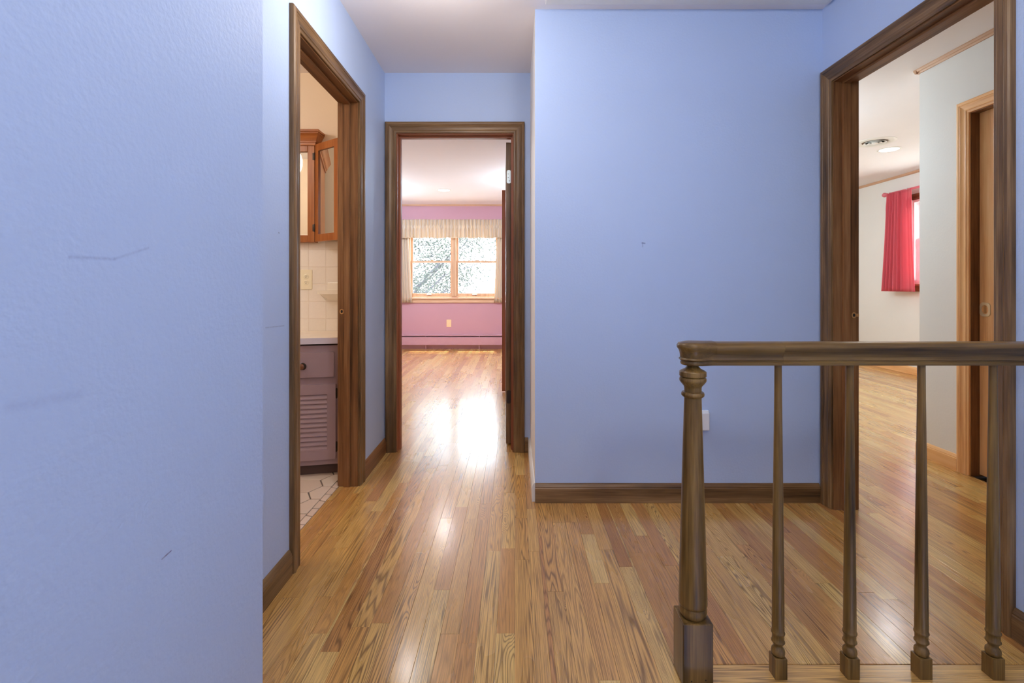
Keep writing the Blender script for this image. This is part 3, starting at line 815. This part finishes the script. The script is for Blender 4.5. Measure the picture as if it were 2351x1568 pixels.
# ------------------------------------------------------------------ ceiling lamps, some of them added unseen fill
def downlight(x, y, label, watt, r=.085):
    t = tag(empty('ceiling_light', (x, y, CZ)), label, 'light')
    b = MB().lathe([(r+.014, 0), (r+.014, -.003), (r+.008, -.006), (r, -.006), (r-.004, -.002), (r-.004, 0)], (x, y, CZ), 32)
    obj('trim_ring', b, M['vent'], t, smooth=True)
    b = MB().lathe([(r-.001, -.0045), (r-.006, -.0065), (r*.6, -.0095), (.005, -.0105)], (x, y, CZ), 32)
    obj('lens', b, M['lamp'], t, smooth=True)
    l = bpy.data.lights.new('lamp_light', 'AREA'); l.shape = 'DISK'; l.size = 2*r; l.energy = watt; l.color = (.98, .98, 1)
    lo = bpy.data.objects.new('lamp_light', l); COL.objects.link(lo); lo.parent = t; lo.location = (0, 0, -.014)
downlight(-1.02, 6.95, 'small round recessed ceiling light glowing near the bedroom window', 8)
downlight(-1.02, 4.38, 'round recessed bedroom ceiling light just inside the doorway, hidden by its header', 8)
downlight(3.77, 4.87, 'bright round recessed light on the right room ceiling', 6)
def dome(x, y, label, watt, col, r=.15):
    t = tag(empty('ceiling_light', (x, y, CZ)), label, 'light')
    obj('base', MB().lathe([(r, 0), (r+.004, -.012), (r-.004, -.024)], (x, y, CZ), 32), M['brass'], t, smooth=True)
    pr = [(r*.96*math.cos(a), -.024-.075*math.sin(a)) for a in [R(d) for d in range(0, 91, 15)]]
    obj('dome', MB().lathe(pr[:-1]+[(.004, -.099)], (x, y, CZ), 32), M['dome'], t, smooth=True)
    l = bpy.data.lights.new('lamp_light', 'POINT'); l.shadow_soft_size = .17; l.energy = watt; l.color = col
    lo = bpy.data.objects.new('lamp_light', l); COL.objects.link(lo); lo.parent = t; lo.location = (0, 0, -.28)
dome(.35, .85, 'frosted dome ceiling light over the stair landing out of frame', 12.5, (1, .98, .96))
dome(.60, -.9, 'added dome fill light above the stairwell behind the viewer', 34, (1, .98, .96))  # unseen lamp added to even out the light on the hall walls
dome(-.37, 1.92, 'added dome fill light above the frame between the hall doorways', 12.5, (1, .95, .92))  # no known fixture here, added to lift the dim end of the hall
dome(-2.05, 1.9, 'frosted dome ceiling light in the bathroom out of frame', 21, (1, .95, .87))
dome(-2.2, 6.6, 'added dome fill light at the left of the bedroom, hidden by the door frame', 46, (.60, .82, 1))  # unseen, added to brighten the bedroom ceiling and pink wall
dome(.36, 6.2, 'added dome fill light at the right of the bedroom, hidden by the open doors', 46, (.60, .82, 1))  # second unseen bedroom lamp, added for the ceiling brightness
dome(2.55, 6.2, 'added dome fill light at the far left of the right room, hidden by its wall', 25, (.66, .85, 1))  # added fill for the white walls and ceiling of this room
dome(1.98, 4.3, 'added dome fill light left of the grey wall, hidden by the middle wall', 50, (.68, .86, 1))  # added out of sight to light the grey wall

# round ceiling vent of the right room
vx, vy = 3.44, 4.62
t = tag(empty('ceiling_vent', (vx, vy, CZ)), 'white round ceiling vent with brown slots beside the bright lamp', 'vent')
obj('plate', MB().lathe([(.17, 0), (.17, -.003), (.155, -.008), (.115, -.008), (.105, -.002), (.105, 0)], (vx, vy, CZ), 40), M['vent'], t, smooth=True)
obj('slot', MB().lathe([(.104, -.0005), (.103, -.003), (.01, -.003)], (vx, vy, CZ), 32), M['vslot'], t)
for r_ in (.078, .045):
    obj('ring', MB().lathe([(r_, -.003), (r_+.012, -.014), (r_+.014, -.013), (r_+.003, -.002)], (vx, vy, CZ), 32), M['vent'], t, smooth=True)
obj('centre_cap', MB().lathe([(.026, -.003), (.026, -.016), (.020, -.020), (.002, -.021)], (vx, vy, CZ), 24), M['vent'], t, smooth=True)

# ------------------------------------------------------------------ bathroom: tiled wall, vanity, mirror cabinet
TS, TG = .111, .0018
tx0 = -(433)*3.12/1110      # a vertical joint
tz0 = 1.075-(613-655)*3.12/1110
tp = MB()
first = None
z_hi = 1.40
for r_ in range(-5, 3):
    for c_ in range(-6, 3):
        x0, z0 = tx0+c_*TS, tz0+r_*TS
        x1, z1 = min(x0+TS, BX-.001), min(z0+TS, 1.36)
        if x1-x0 < .02 or z1-z0 < .02 or z1 < .76: continue
        b = MB(); a, c, e, f = x0+TG/2, x1-TG/2, z0+TG/2, z1-TG/2; k = .0022
        b.add([(a, 3.1195, e), (c, 3.1195, e), (c, 3.1195, f), (a, 3.1195, f), (a, 3.1145, e), (c, 3.1145, e), (c, 3.1145, f), (a, 3.1145, f), (a+k, 3.113, e+k), (c-k, 3.113, e+k), (c-k, 3.113, f-k), (a+k, 3.113, f-k)],
              [(0, 1, 5, 4), (1, 2, 6, 5), (2, 3, 7, 6), (3, 0, 4, 7), (4, 5, 9, 8), (5, 6, 10, 9), (6, 7, 11, 10), (7, 4, 8, 11), (8, 9, 10, 11)])
        obj('wall_tile', b, M['wtile'], bw)
obj('grout_bed', MB().box(-1.93, BX-.0005, 3.1140, 3.1199, .70, 1.36), M['grout'], bw)
# soap dish on the tiles
b = MB()
sx0, sx1, sz = -1.250, -1.00, 1.02
sd_ = tag(empty('soap_dish', (-1.13, 3.113, sz)), 'white ceramic soap dish on the bathroom tiles beside the door jamb', 'soap dish')
lo_ = [(sx0+.004, 3.1125), (sx0, 3.06), (sx0+.02, 3.035), (sx1-.02, 3.035), (sx1, 3.06), (sx1-.004, 3.1125)]
b.prism([(x, y, sz) for x, y in lo_], [(x, y, sz+.022) for x, y in lo_])
li = [(sx0+.02, 3.106), (sx0+.018, 3.066), (sx0+.03, 3.05), (sx1-.03, 3.05), (sx1-.018, 3.066), (sx1-.02, 3.106)]
b.prism([(x, y, sz+.0222) for x, y in li], [(x, y, sz+.0225) for x, y in li])
b.prism([(sx0+.03, 3.1125, sz-.04), (sx0+.05, 3.09, sz-.03), (sx1-.05, 3.09, sz-.03), (sx1-.03, 3.1125, sz-.04)],
        [(sx0+.01, 3.1125, sz), (sx0+.02, 3.05, sz), (sx1-.02, 3.05, sz), (sx1-.01, 3.1125, sz)])
obj('dish', b, M['ceramic'], sd_, smooth=True, angle=30)
b = MB().cbox(sx0+.045, sx1-.045, 3.099, 3.1128, sz+.02, sz+.075, .006)
obj('back_plate', b, M['ceramic'], sd_)
# outlet on the tiles
ox, oz = -1.341, 1.112
o = tag(empty('wall_outlet', (ox, 3.113, oz)), 'ivory double outlet on the bathroom tiles above the counter', 'outlet')
b = MB(); plate(b, lambda a, z, t_: (ox+a, 3.113-t_, oz+z), .075, .128, .006); obj('plate', b, M['ivory'], o)
for dz in (.019, -.019):
    b = MB()
    b.lathe([(.0165, 0), (.0165, -.002), (.015, -.003), (.002, -.003)], (ox, 3.107, oz+dz), 24, 'y')
    rc = obj('receptacle', b, M['ivory'], o, smooth=True)
    b = MB().box(ox-.007, ox-.005, 3.1036, 3.1042, oz+dz-.001, oz+dz+.009).box(ox+.005, ox+.007, 3.1036, 3.1042, oz+dz-.001, oz+dz+.007)
    b.lathe([(.0026, 0), (.0026, -.0006)], (ox, 3.1042, oz+dz-.007), 10, 'y')
    obj('slots', b, M['dark'], rc)
# vanity: its front turned a few degrees
va = tag(empty('vanity_cabinet', (-1.45, 2.85, 0)), 'taupe bathroom vanity cabinet with louvred door under a pale counter', 'cabinet')
VA = R(12); vx0, vy0 = -1.0, 2.738
def vm(s, t, z):
    """s: distance left of the right front corner, t: outwards from the face"""
    return (vx0-s*math.cos(VA)+t*math.sin(VA)*-1*-1*0+t*math.sin(VA), vy0-s*math.sin(VA)-t*math.cos(VA), z)
def vbox(b, s0, s1, t0, t1, z0, z1):
    ps = [vm(s, t, z) for z in (z0, z1) for t in (t0, t1) for s in (s0, s1)]
    return b.add(ps, [(0, 2, 3, 1), (4, 5, 7, 6), (0, 1, 5, 4), (2, 6, 7, 3), (0, 4, 6, 2), (1, 3, 7, 5)])
VL = .95
def vplan(b, inset, z0, z1, right=0, back=3.11):
    fr = vm(-right, -inset, 0); fl = vm(VL, -inset, 0)
    pl = [(fr[0], fr[1]), (fl[0], fl[1]), (fl[0], back), (fr[0], back)]
    return b.prism([(x, y, z0) for x, y in pl], [(x, y, z1) for x, y in pl])
obj('body', vplan(MB(), 0, .066, .736), M['taupe'], va)
obj('counter_rail', vplan(MB(), .016, .736, .749), M['toe'], va)  # dark strip standing in for the shadow gap under the counter
obj('toe_kick', vplan(MB(), .045, .001, .066, -.01), M['toe'], va)
ct = obj('countertop', vplan(MB(), -.014, .749, .782, .0, 3.112), M['counter'], va)
b = MB(); vbox(b, -.001, VL, .0142, .0158, .7465, .7795); obj('counter_edge', b, M['counter_edge'], ct)
dw = .325
for k in range(2):
    s0 = .022+k*(dw+.055); s1 = s0+dw
    b = MB(); vbox(b, s0, s1, .0005, .014, .560, .700); dr = obj('drawer', b, M['taupe'], va)
    kc = vm((s0+s1)/2, .014, .624)
    b = MB().lathe([(.008, 0), (.007, -.010), (.012, -.014), (.017, -.018), (.0165, -.024), (.010, -.028), (.002, -.029)], kc, 20, 'y')
    kb = obj('knob', b, M['knob'], dr, smooth=True)
    obj('knob_plate', MB().lathe([(.020, 0), (.020, -.0015), (.016, -.003), (.008, -.003)], kc, 20, 'y'), M['iron'], dr, smooth=True)
    # louvred door
    d0, d1_ = s0-.010, s1+.010; z0, z1 = .098, .520; st = .046
    b = MB(); vbox(b, d0, d0+st, .0005, .016, z0, z1); vbox(b, d1_-st, d1_, .0005, .016, z0, z1)
    vbox(b, d0+st, d1_-st, .0005, .016, z0, .153); vbox(b, d0+st, d1_-st, .0005, .016, .464, z1)
    dn = obj('door', b, M['taupe'], va)
    for j in range(12):
        zz = .153+j*(.311/12)
        b = MB(); a0, a1 = d0+st, d1_-st
        ps = [vm(a0, .0145, zz-.001), vm(a0, .0145, zz+.004), vm(a0, .0035, zz+.0305), vm(a0, .001, zz+.0305), vm(a0, .001, zz-.001)]
        pe = [vm(a1, .0145, zz-.001), vm(a1, .0145, zz+.004), vm(a1, .0035, zz+.0305), vm(a1, .001, zz+.0305), vm(a1, .001, zz-.001)]
        obj('slat', b.prism(ps, pe), M['taupe'], dn)
    if k == 0:
        for hz in (.466, .165):
            b = MB(); vbox(b, .0035, .0105, .0008, .006, hz-.026, hz+.026)
            c_ = vm(.0085, .008, hz)
            b.lathe([(.003, -.029), (.0042, -.026), (.0042, .026), (.003, .029)], c_, 12)
            obj('hinge', b, M['iron'], dn, smooth=True)
# mirror cabinet with one door swung open
mc = tag(empty('mirror_cabinet', (-1.65, 3.09, 1.348)), 'cherry wood mirror cabinet with crown, one mirrored door swung open', 'cabinet')
CX0, CX1, CY, CZ0, CZ1 = -2.04, -1.268, 3.060, 1.348, 1.965
b = MB().box(CX0, CX1, CY+.020, 3.119, CZ0, CZ1); obj('body', b, M['cherry'][2], mc)
# front frame with fixed mirror
b = MB(); st = .045
fr = obj('front_frame', MB().cbox(CX1-st, CX1, CY, CY+.0195, CZ0, CZ1, .003).cbox(CX1-.36, CX1-.36+st, CY, CY+.0195, CZ0, CZ1, .003)
         .cbox(CX1-.36+st, CX1-st, CY, CY+.0195, CZ0, CZ0+.045, .003).cbox(CX1-.36+st, CX1-st, CY, CY+.0195, CZ1-.045, CZ1, .003), M['cherry'][2], mc)
obj('mirror', MB().box(CX1-.36+st, CX1-st, CY+.012, CY+.018, CZ0+.045, CZ1-.045), M['mirror'], fr)
obj('front_frame', MB().cbox(CX0, CX1-.362, CY, CY+.0195, CZ0, CZ1, .003), M['cherry'][2], mc)
crp = [(0, -.006), (.008, -.006), (.010, .004), (.010, .010), (.016, .012), (.016, .020), (.019, .022), (.022, .034), (.029, .050), (.036, .060), (.038, .062), (.038, .068), (.043, .071), (.043, .084), (.038, .087), (0, .087)]
def crown_ring(side):
    return None
fl_ = [(CX0-t_, CY-t_, CZ1+z) for t_, z in crp]; fr_ = [(CX1+t_, CY-t_, CZ1+z) for t_, z in crp]
bk_ = [(CX1+t_, 3.119, CZ1+z) for t_, z in crp]
b = MB().prism(fl_, fr_, caps=False)
n_ = len(crp)
b.add(fr_+bk_, [(i, i+1, n_+i+1, n_+i) for i in range(n_-1)])
b.box(CX0, CX1, CY, 3.119, CZ1+.070, CZ1+.0865)
obj('crown', b, M['cherry'][0], mc, smooth=True, angle=30)
# the open door: hinged at the right front corner
da = R(-36)
def dm(s, z, t): return (CX1+.004+s*math.cos(da)+t*math.sin(-da)*1, CY-.002+s*math.sin(da)+t*math.cos(da), z)
def dbox(b, s0, s1, z0, z1, t0, t1):
    ps = [dm(s, z, t) for z in (z0, z1) for t in (t0, t1) for s in (s0, s1)]
    return b.add(ps, [(0, 2, 3, 1), (4, 5, 7, 6), (0, 1, 5, 4), (2, 6, 7, 3), (0, 4, 6, 2), (1, 3, 7, 5)])
DW_ = .245
b = MB(); z0, z1 = CZ0+.003, CZ0+.618
dbox(b, 0, .034, z0, z1, 0, .019); dbox(b, DW_-.042, DW_, z0, z1, 0, .019)
dbox(b, .034, DW_-.042, z0, z0+.045, 0, .019); dbox(b, .034, DW_-.042, z1-.045, z1, 0, .019)
dd = obj('mirror_door', b, M['cherry'][2], mc)
b = MB(); dbox(b, .034, DW_-.042, z0+.045, z1-.045, .008, .014); obj('mirror', b, M['mirror'], dd)
for hz in (CZ0+.09, CZ1-.075):
    b = MB().cbox(CX1-.012, CX1-.001, CY-.003, CY-.0005, hz-.022, hz+.022, .0008)
    b.lathe([(.003, -.024), (.004, -.022), (.004, .022), (.003, .024)], (CX1+.001, CY-.005, hz), 12)
    obj('hinge', b, M['iron'], dd, smooth=True)

# ------------------------------------------------------------------ bedroom: window, curtains, heater
def cbx(b, *a): return b.box(*a)
w1 = struct(empty('window_1', (-1.03, 8.2, WZ0)), 'bright double window with light wood sashes in the bedroom', 'window')
fr = MB()
fr.box(WX0, WX0+.028, 8.20, 8.35, WZ0, WZ1).box(WX1-.028, WX1, 8.20, 8.35, WZ0, WZ1).box(WX0+.028, WX1-.028, 8.20, 8.35, WZ1-.028, WZ1).box(WX0+.028, WX1-.028, 8.20, 8.35, WZ0, WZ0+.02)
obj('frame', fr, M['sash'][2], w1)
MXC = -1.03
obj('mullion', MB().cbox(MXC-.032, MXC+.032, 8.185, 8.345, WZ0+.02, WZ1-.028, .004), M['sash'][2], w1)
obj('stool', MB().cbox(WX0-.06, WX1+.06, 8.165, 8.1995, WZ0-.028, WZ0-.002, .005), M['sash'][0], w1)
obj('apron', MB().cbox(WX0-.02, WX1+.02, 8.182, 8.1995, WZ0-.09, WZ0-.029, .004), M['sash'][0], w1)
zm = 1.075+(655-601)*8.22/1110
for (a, c) in ((WX0+.028, MXC-.032), (MXC+.032, WX1-.028)):
    for (z0, z1, y0, y1, rb, rt) in ((WZ0+.021, zm+.016, 8.225, 8.260, .05, .032), (zm-.016, WZ1-.029, 8.265, 8.300, .032, .05)):
        st = .034
        b = MB().box(a, a+st, y0, y1, z0, z1).box(c-st, c, y0, y1, z0, z1).box(a+st, c-st, y0, y1, z0, z0+rb).box(a+st, c-st, y0, y1, z1-rt, z1)
        sh = obj('sash', b, M['sash'][2], w1)
        obj('pane', MB().box(a+st, c-st, (y0+y1)/2-.002, (y0+y1)/2+.002, z0+rb, z1-rt), M['glass'], sh)
        if y0 < 8.24:
            xc = (a+c)/2-.04
            obj('sash_lift', MB().cbox(xc-.04, xc+.04, 8.205, 8.2248, z0+.02, z0+.036, .003), M['whitep'], sh)
            obj('sash_lock', MB().cbox(xc+.02, xc+.075, 8.228, 8.258, z1, z1+.014, .004), M['brass'], sh)
def cloth(name, mat, parent, path, zs, amp, depthf, u_scale):
    """pleated cloth: path(u)->(x, y, nx, ny); zs: heights from the bottom up; amp(z fraction); depthf(u, v)"""
    nu = path['n']; b = MB(); uv = []
    for j, z in enumerate(zs):
        v = j/(len(zs)-1)
        for i in range(nu+1):
            u = i/nu
            x, y, z2 = path['f'](u, v, z)
            b.v.append((x, y, z2)); uv.append((u*u_scale, z))
    for j in range(len(zs)-1):
        for i in range(nu):
            p = j*(nu+1)+i
            b.f.append([p, p+1, p+nu+2, p+nu+1]); b.m.append(0)
    o = obj(name, b, mat, parent, smooth=True, angle=170)
    me = o.data; lay = me.uv_layers.new(name='weave')
    for lp in me.loops: lay.data[lp.index].uv = uv[lp.vertex_index]
    sm = o.modifiers.new('thickness', 'SOLIDIFY'); sm.thickness = .0025
    return o
def zrange(a, c, n): return [a+(c-a)*i/n for i in range(n+1)]
# valance with pinch pleats
VXa, VXb = -2.10, -.12
def valf(u, v, z):
    x = VXa+(VXb-VXa)*u
    ph = u*2*PI*30
    pinch = math.exp(-((v-.60)/.09)**2)
    a = .024*(1-.25*v)*(1-.6*pinch)
    y = 8.098+a*math.sin(ph+.6*math.sin(u*37))-.010*(1-v)*math.sin(u*51+1)
    return (x+.016*math.sin(ph+u*13)*pinch+.005*math.sin(u*80)*(1-v), y, z+.005*math.sin(u*43)*(1-v)+(.003*math.sin(u*29) if v > .9 else 0))
vl = tag(empty('valance', (-1.11, 8.1, 1.86)), 'cream striped pleated valance across the top of the bedroom window', 'valance')
cloth('cloth', M['cream_cloth'], vl, {'n': 420, 'f': valf}, zrange(1.868, 2.178, 14), None, None, 5)
obj('rod', MB().box(VXa+.01, VXb-.01, 8.135, 8.150, 2.11, 2.14).box(VXa+.05, VXa+.07, 8.15, 8.1995, 2.11, 2.14).box(VXb-.07, VXb-.05, 8.15, 8.1995, 2.11, 2.14), M['whitep'], vl)
def side_curtain(x0, x1, flare, label):
    def f(u, v, z):
        w = 1-v
        x = x0+(x1-x0)*u+flare*w*u if flare > 0 else x0+(x1-x0)*u+flare*w*(1-u)
        return (x, 8.162+.012*math.sin(u*2*PI*6+.5*math.sin(u*9))-.004*math.sin(u*17+z*2), z)
    t = tag(empty('curtain', ((x0+x1)/2, 8.15, .79)), label, 'curtain', 'cream bedroom curtains')
    cloth('cloth', M['cream_cloth'], t, {'n': 90, 'f': f}, zrange(.782, 1.90, 12), None, None, .9)
side_curtain(-2.06, -1.79, .055, 'cream striped curtain at the left side of the bedroom window')
side_curtain(-.30, -.02, -.05, 'cream striped curtain at the right side of the bedroom window')
# baseboard heater
bh = tag(empty('baseboard_heater', (-.8, 8.15, 0)), 'long rose painted baseboard heater along the bedroom window wall', 'heater')
obj('back_panel', MB().box(-2.38, .75, 8.185, 8.199, .03, .245), M['rosepaint'], bh)
hp = [(8.185, .245), (8.135, .238), (8.132, .226), (8.137, .226), (8.185, .232)]
obj('top_hood', MB().prism([(-2.38, y, z) for y, z in hp], [(.75, y, z) for y, z in hp]), M['rosepaint'], bh)
hp = [(8.128, .068), (8.122, .074), (8.126, .196), (8.134, .203), (8.136, .20), (8.130, .072)]
obj('front_panel', MB().prism([(-2.38, y, z) for y, z in hp], [(.75, y, z) for y, z in hp]), M['rosepaint'], bh)
obj('fin_tube', MB().box(-2.36, .73, 8.145, 8.183, .09, .18), M['dark'], bh)
for x in (-2.36, -1.5, -.6, .3, .74): obj('bracket', MB().box(x-.006, x+.006, 8.139, 8.19, .0005, .225), M['rosepaint'], bh)

# ------------------------------------------------------------------ right room: window and red curtain
w2 = struct(empty('window_2', (4.80, 5.2, VZ0)), 'white window half hidden behind the red curtain', 'window')
b = MB().box(4.80, 4.93, VY0, VY0+.03, VZ0, VZ1).box(4.80, 4.93, VY1-.03, VY1, VZ0, VZ1).box(4.80, 4.93, VY0+.03, VY1-.03, VZ1-.03, VZ1).box(4.80, 4.93, VY0+.03, VY1-.03, VZ0, VZ0+.02)
obj('frame', b, M['whitep'], w2)
zm2 = 1.62
for (z0, z1, x0, x1) in ((VZ0+.021, zm2+.016, 4.83, 4.865), (zm2-.016, VZ1-.031, 4.87, 4.905)):
    a, c, st = VY0+.031, VY1-.031, .045
    b = MB().box(x0, x1, a, a+st, z0, z1).box(x0, x1, c-st, c, z0, z1).box(x0, x1, a+st, c-st, z0, z0+.045).box(x0, x1, a+st, c-st, z1-.045, z1)
    sh = obj('sash', b, M['whitep'], w2)
    obj('pane', MB().box((x0+x1)/2-.002, (x0+x1)/2+.002, a+st, c-st, z0+.045, z1-.045), M['glass'], sh)
m5 = lambda s, z, t: (4.80-t, s, z)
P5 = [(u, t) for u, t in CPROF]
zb5 = VZ0-.02
for side in (0, 1):
    f = (lambda u: VY0+.01-u) if side == 0 else (lambda u: VY1-.01+u)
    obj('casing_board', MB().prism([m5(f(u), zb5, t) for u, t in P5], [m5(f(u), VZ1+u, t) for u, t in P5]), M['whitep'], w2, smooth=True, angle=25)
obj('casing_board', MB().prism([m5(VY0+.01-u, VZ1+u, t) for u, t in P5], [m5(VY1-.01+u, VZ1+u, t) for u, t in P5]), M['jamb'][1], w2, smooth=True, angle=25)
obj('stool', MB().cbox(4.755, 4.7995, VY0-.08, VY1+.08, VZ0-.045, VZ0-.021, .005), M['jamb'][1], w2)
obj('apron', MB().cbox(4.783, 4.7995, VY0-.04, VY1+.04, VZ0-.11, VZ0-.0455, .003), M['jamb'][1], w2)
RDX, RDZ = 4.715, 2.225
rd = tag(empty('curtain_rod', (RDX, 5.2, RDZ)), 'pink curtain rod with round finial on the white wall', 'curtain rod')
obj('rod', MB().lathe([(.014, 4.05), (.014, 6.12)], (RDX, 0, RDZ), 20, 'y'), M['pinkmetal'], rd, smooth=True)
for ye, sg in ((6.12, 1), (4.05, -1)):
    obj('finial', MB().lathe([(.013, 0), (.018, .004*sg), (.013, .010*sg), (.014, .014*sg), (.027, .032*sg), (.030, .046*sg), (.024, .062*sg), (.010, .072*sg), (.002, .075*sg)], (RDX, ye, RDZ), 20, 'y'), M['pinkmetal'], rd, smooth=True)
for yb in (6.095, 4.15):
    obj('bracket', MB().box(RDX-.004, 4.7995, yb-.008, yb+.008, RDZ-.022, RDZ-.0145).box(4.793, 4.7995, yb-.015, yb+.015, RDZ-.05, RDZ+.02), M['steel'], rd)
for yb in (6.075, 5.80):
    n = 20; q = MB(); r0, r1 = .020, .0025
    for k in range(n):
        pass
    vs, fs = [], []
    for k in range(n):
        a = 2*PI*k/n
        for j in range(8):
            c = 2*PI*j/8; rr = r0+r1*math.cos(c)
            vs.append((RDX+rr*math.cos(a), yb+r1*math.sin(c), RDZ-.003+rr*math.sin(a)))
    for k in range(n):
        for j in range(8): fs.append((k*8+j, k*8+(j+1) % 8, ((k+1) % n)*8+(j+1) % 8, ((k+1) % n)*8+j))
    obj('ring', q.add(vs, fs), M['steel'], rd, smooth=True)
def redf(u, v, z):
    w = 1-v
    top = max(0, (v-.90)/.10)
    y = 6.04-(6.04-(5.665-.06*w))*u
    y += .075*w*(1-u)*1.0+.02*math.sin(v*PI)*(u-.4)
    y += (-.10*(1-top)*0)
    pinch = math.exp(-((v-.86)/.04)**2)
    a = .032*(.75+.4*w)*(1-.3*pinch)
    sx = math.sin(u*2*PI*8.5+.8*math.sin(u*5)) if u < .62 else .6*math.sin(u*2*PI*2.2+.5)
    if u > .78 and v > .9: z = z
    gat = .06*top*(u-.5)
    return (RDX-.055-a*sx-.012*pinch*math.sin(u*70), y+gat*0, z)
rc = tag(empty('curtain', (RDX, 6.0, 1.0)), 'short coral red pleated curtain hanging from the pink rod', 'curtain')
cloth('cloth', M['red_cloth'], rc, {'n': 130, 'f': redf}, zrange(1.0, 2.215, 26), None, None, 1.0)

# ------------------------------------------------------------------ outside
g = MB().box(-40, 40, 8.6, 70, -3.4, -3.2).box(5.4, 45, -30, 8.6, -3.4, -3.2)
struct(obj('ground', g, M['grass']), 'unseen ground outside below the windows, toned pale for bounce light', 'ground')
def leaf_mat(name, stops):
    m, nt, b = nodes(name)
    rnd = N(nt, 'ShaderNodeNewGeometry').outputs['Random Per Island']
    c = ramp(nt, rnd, stops)
    L(nt, c, b.inputs['Base Color']); b.inputs['Roughness'].default_value = .7
    tr = N(nt, 'ShaderNodeBsdfTranslucent'); L(nt, c, tr.inputs[0])
    mx = N(nt, 'ShaderNodeMixShader'); mx.inputs[0].default_value = .4
    L(nt, b.outputs[0], mx.inputs[1]); L(nt, tr.outputs[0], mx.inputs[2]); L(nt, mx.outputs[0], nt.nodes['Material Output'].inputs[0])
    return m
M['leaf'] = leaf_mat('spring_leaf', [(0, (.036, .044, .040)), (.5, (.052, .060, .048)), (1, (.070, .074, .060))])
M['leaf_pale'] = leaf_mat('washed_out_leaf', [(0, (.060, .064, .066)), (.5, (.075, .080, .078)), (1, (.10, .10, .095))])  # washed-out brightness of the far foliage put into its colour
def tree(x, y, hgt, seed, label, nleaf=2600, bark='bark', leaf='leaf'):
    rn = random.Random(seed)
    t = tag(empty('tree', (x, y, -3.2)), label, 'tree')
    b = MB(); tips = []
    def limb(p, d, ln, r, depth):
        segs = 5; pts = [Vector(p)]; dd_ = Vector(d).normalized()
        for i in range(segs):
            dd_ = (dd_+Vector((rn.uniform(-.16, .16), rn.uniform(-.16, .16), rn.uniform(-.05, .12)))).normalized()
            pts.append(pts[-1]+dd_*ln/segs)
        n = 7; vs = []; fs = []
        for i, q in enumerate(pts):
            ax = (pts[min(i+1, segs)]-pts[max(i-1, 0)]).normalized()
            u = ax.orthogonal().normalized(); w = ax.cross(u)
            rr = r*(1-.55*i/segs)
            for k in range(n):
                a = 2*PI*k/n; vs.append(q+(u*math.cos(a)+w*math.sin(a))*rr)
        for i in range(segs):
            for k in range(n): fs.append((i*n+k, i*n+(k+1) % n, (i+1)*n+(k+1) % n, (i+1)*n+k))
        b.add(vs, fs)
        if depth >= 2:
            for q in pts[2:]: tips.append((q, depth))
        if depth < 4:
            for _ in range(rn.choice((3, 4)) if depth else 7):
                i = rn.randint(1 if depth else 2, segs); a = rn.uniform(0, 2*PI)
                side = Vector((math.cos(a), math.sin(a), rn.uniform(-.05, .55)))
                limb(pts[i], (dd_*.45+side).normalized(), ln*rn.uniform(.5, .7), r*(1-.55*i/segs)*.5, depth+1)
    limb((x, y, -3.2), (rn.uniform(-.1, .15), 0, 1), hgt*.62, .17, 0)
    obj('trunk', b, M[bark], t, smooth=True)
    lf = MB()
    for i in range(nleaf):
        q, dp = rn.choice(tips)
        p = q+Vector((rn.gauss(0, .22), rn.gauss(0, .22), rn.gauss(0, .16)))
        u = Vector((rn.uniform(-1, 1), rn.uniform(-1, 1), rn.uniform(-.6, .6))).normalized(); w = u.orthogonal().normalized()
        s = rn.uniform(.03, .06)
        lf.add([p-u*s, p+w*s*.5, p+u*s, p-w*s*.5], [(0, 1, 2, 3)])
    lo = obj('leaves', lf, M[leaf], t); lo['kind'] = 'stuff'
tree(-4.0, 15.5, 8.0, 3, 'leafy tree with forked trunk outside the left window panes', 22000)
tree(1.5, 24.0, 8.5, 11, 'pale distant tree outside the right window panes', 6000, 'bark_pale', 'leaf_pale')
tree(-9.0, 23.0, 9.0, 5, 'pale tree further left beyond the bedroom window', 6000)
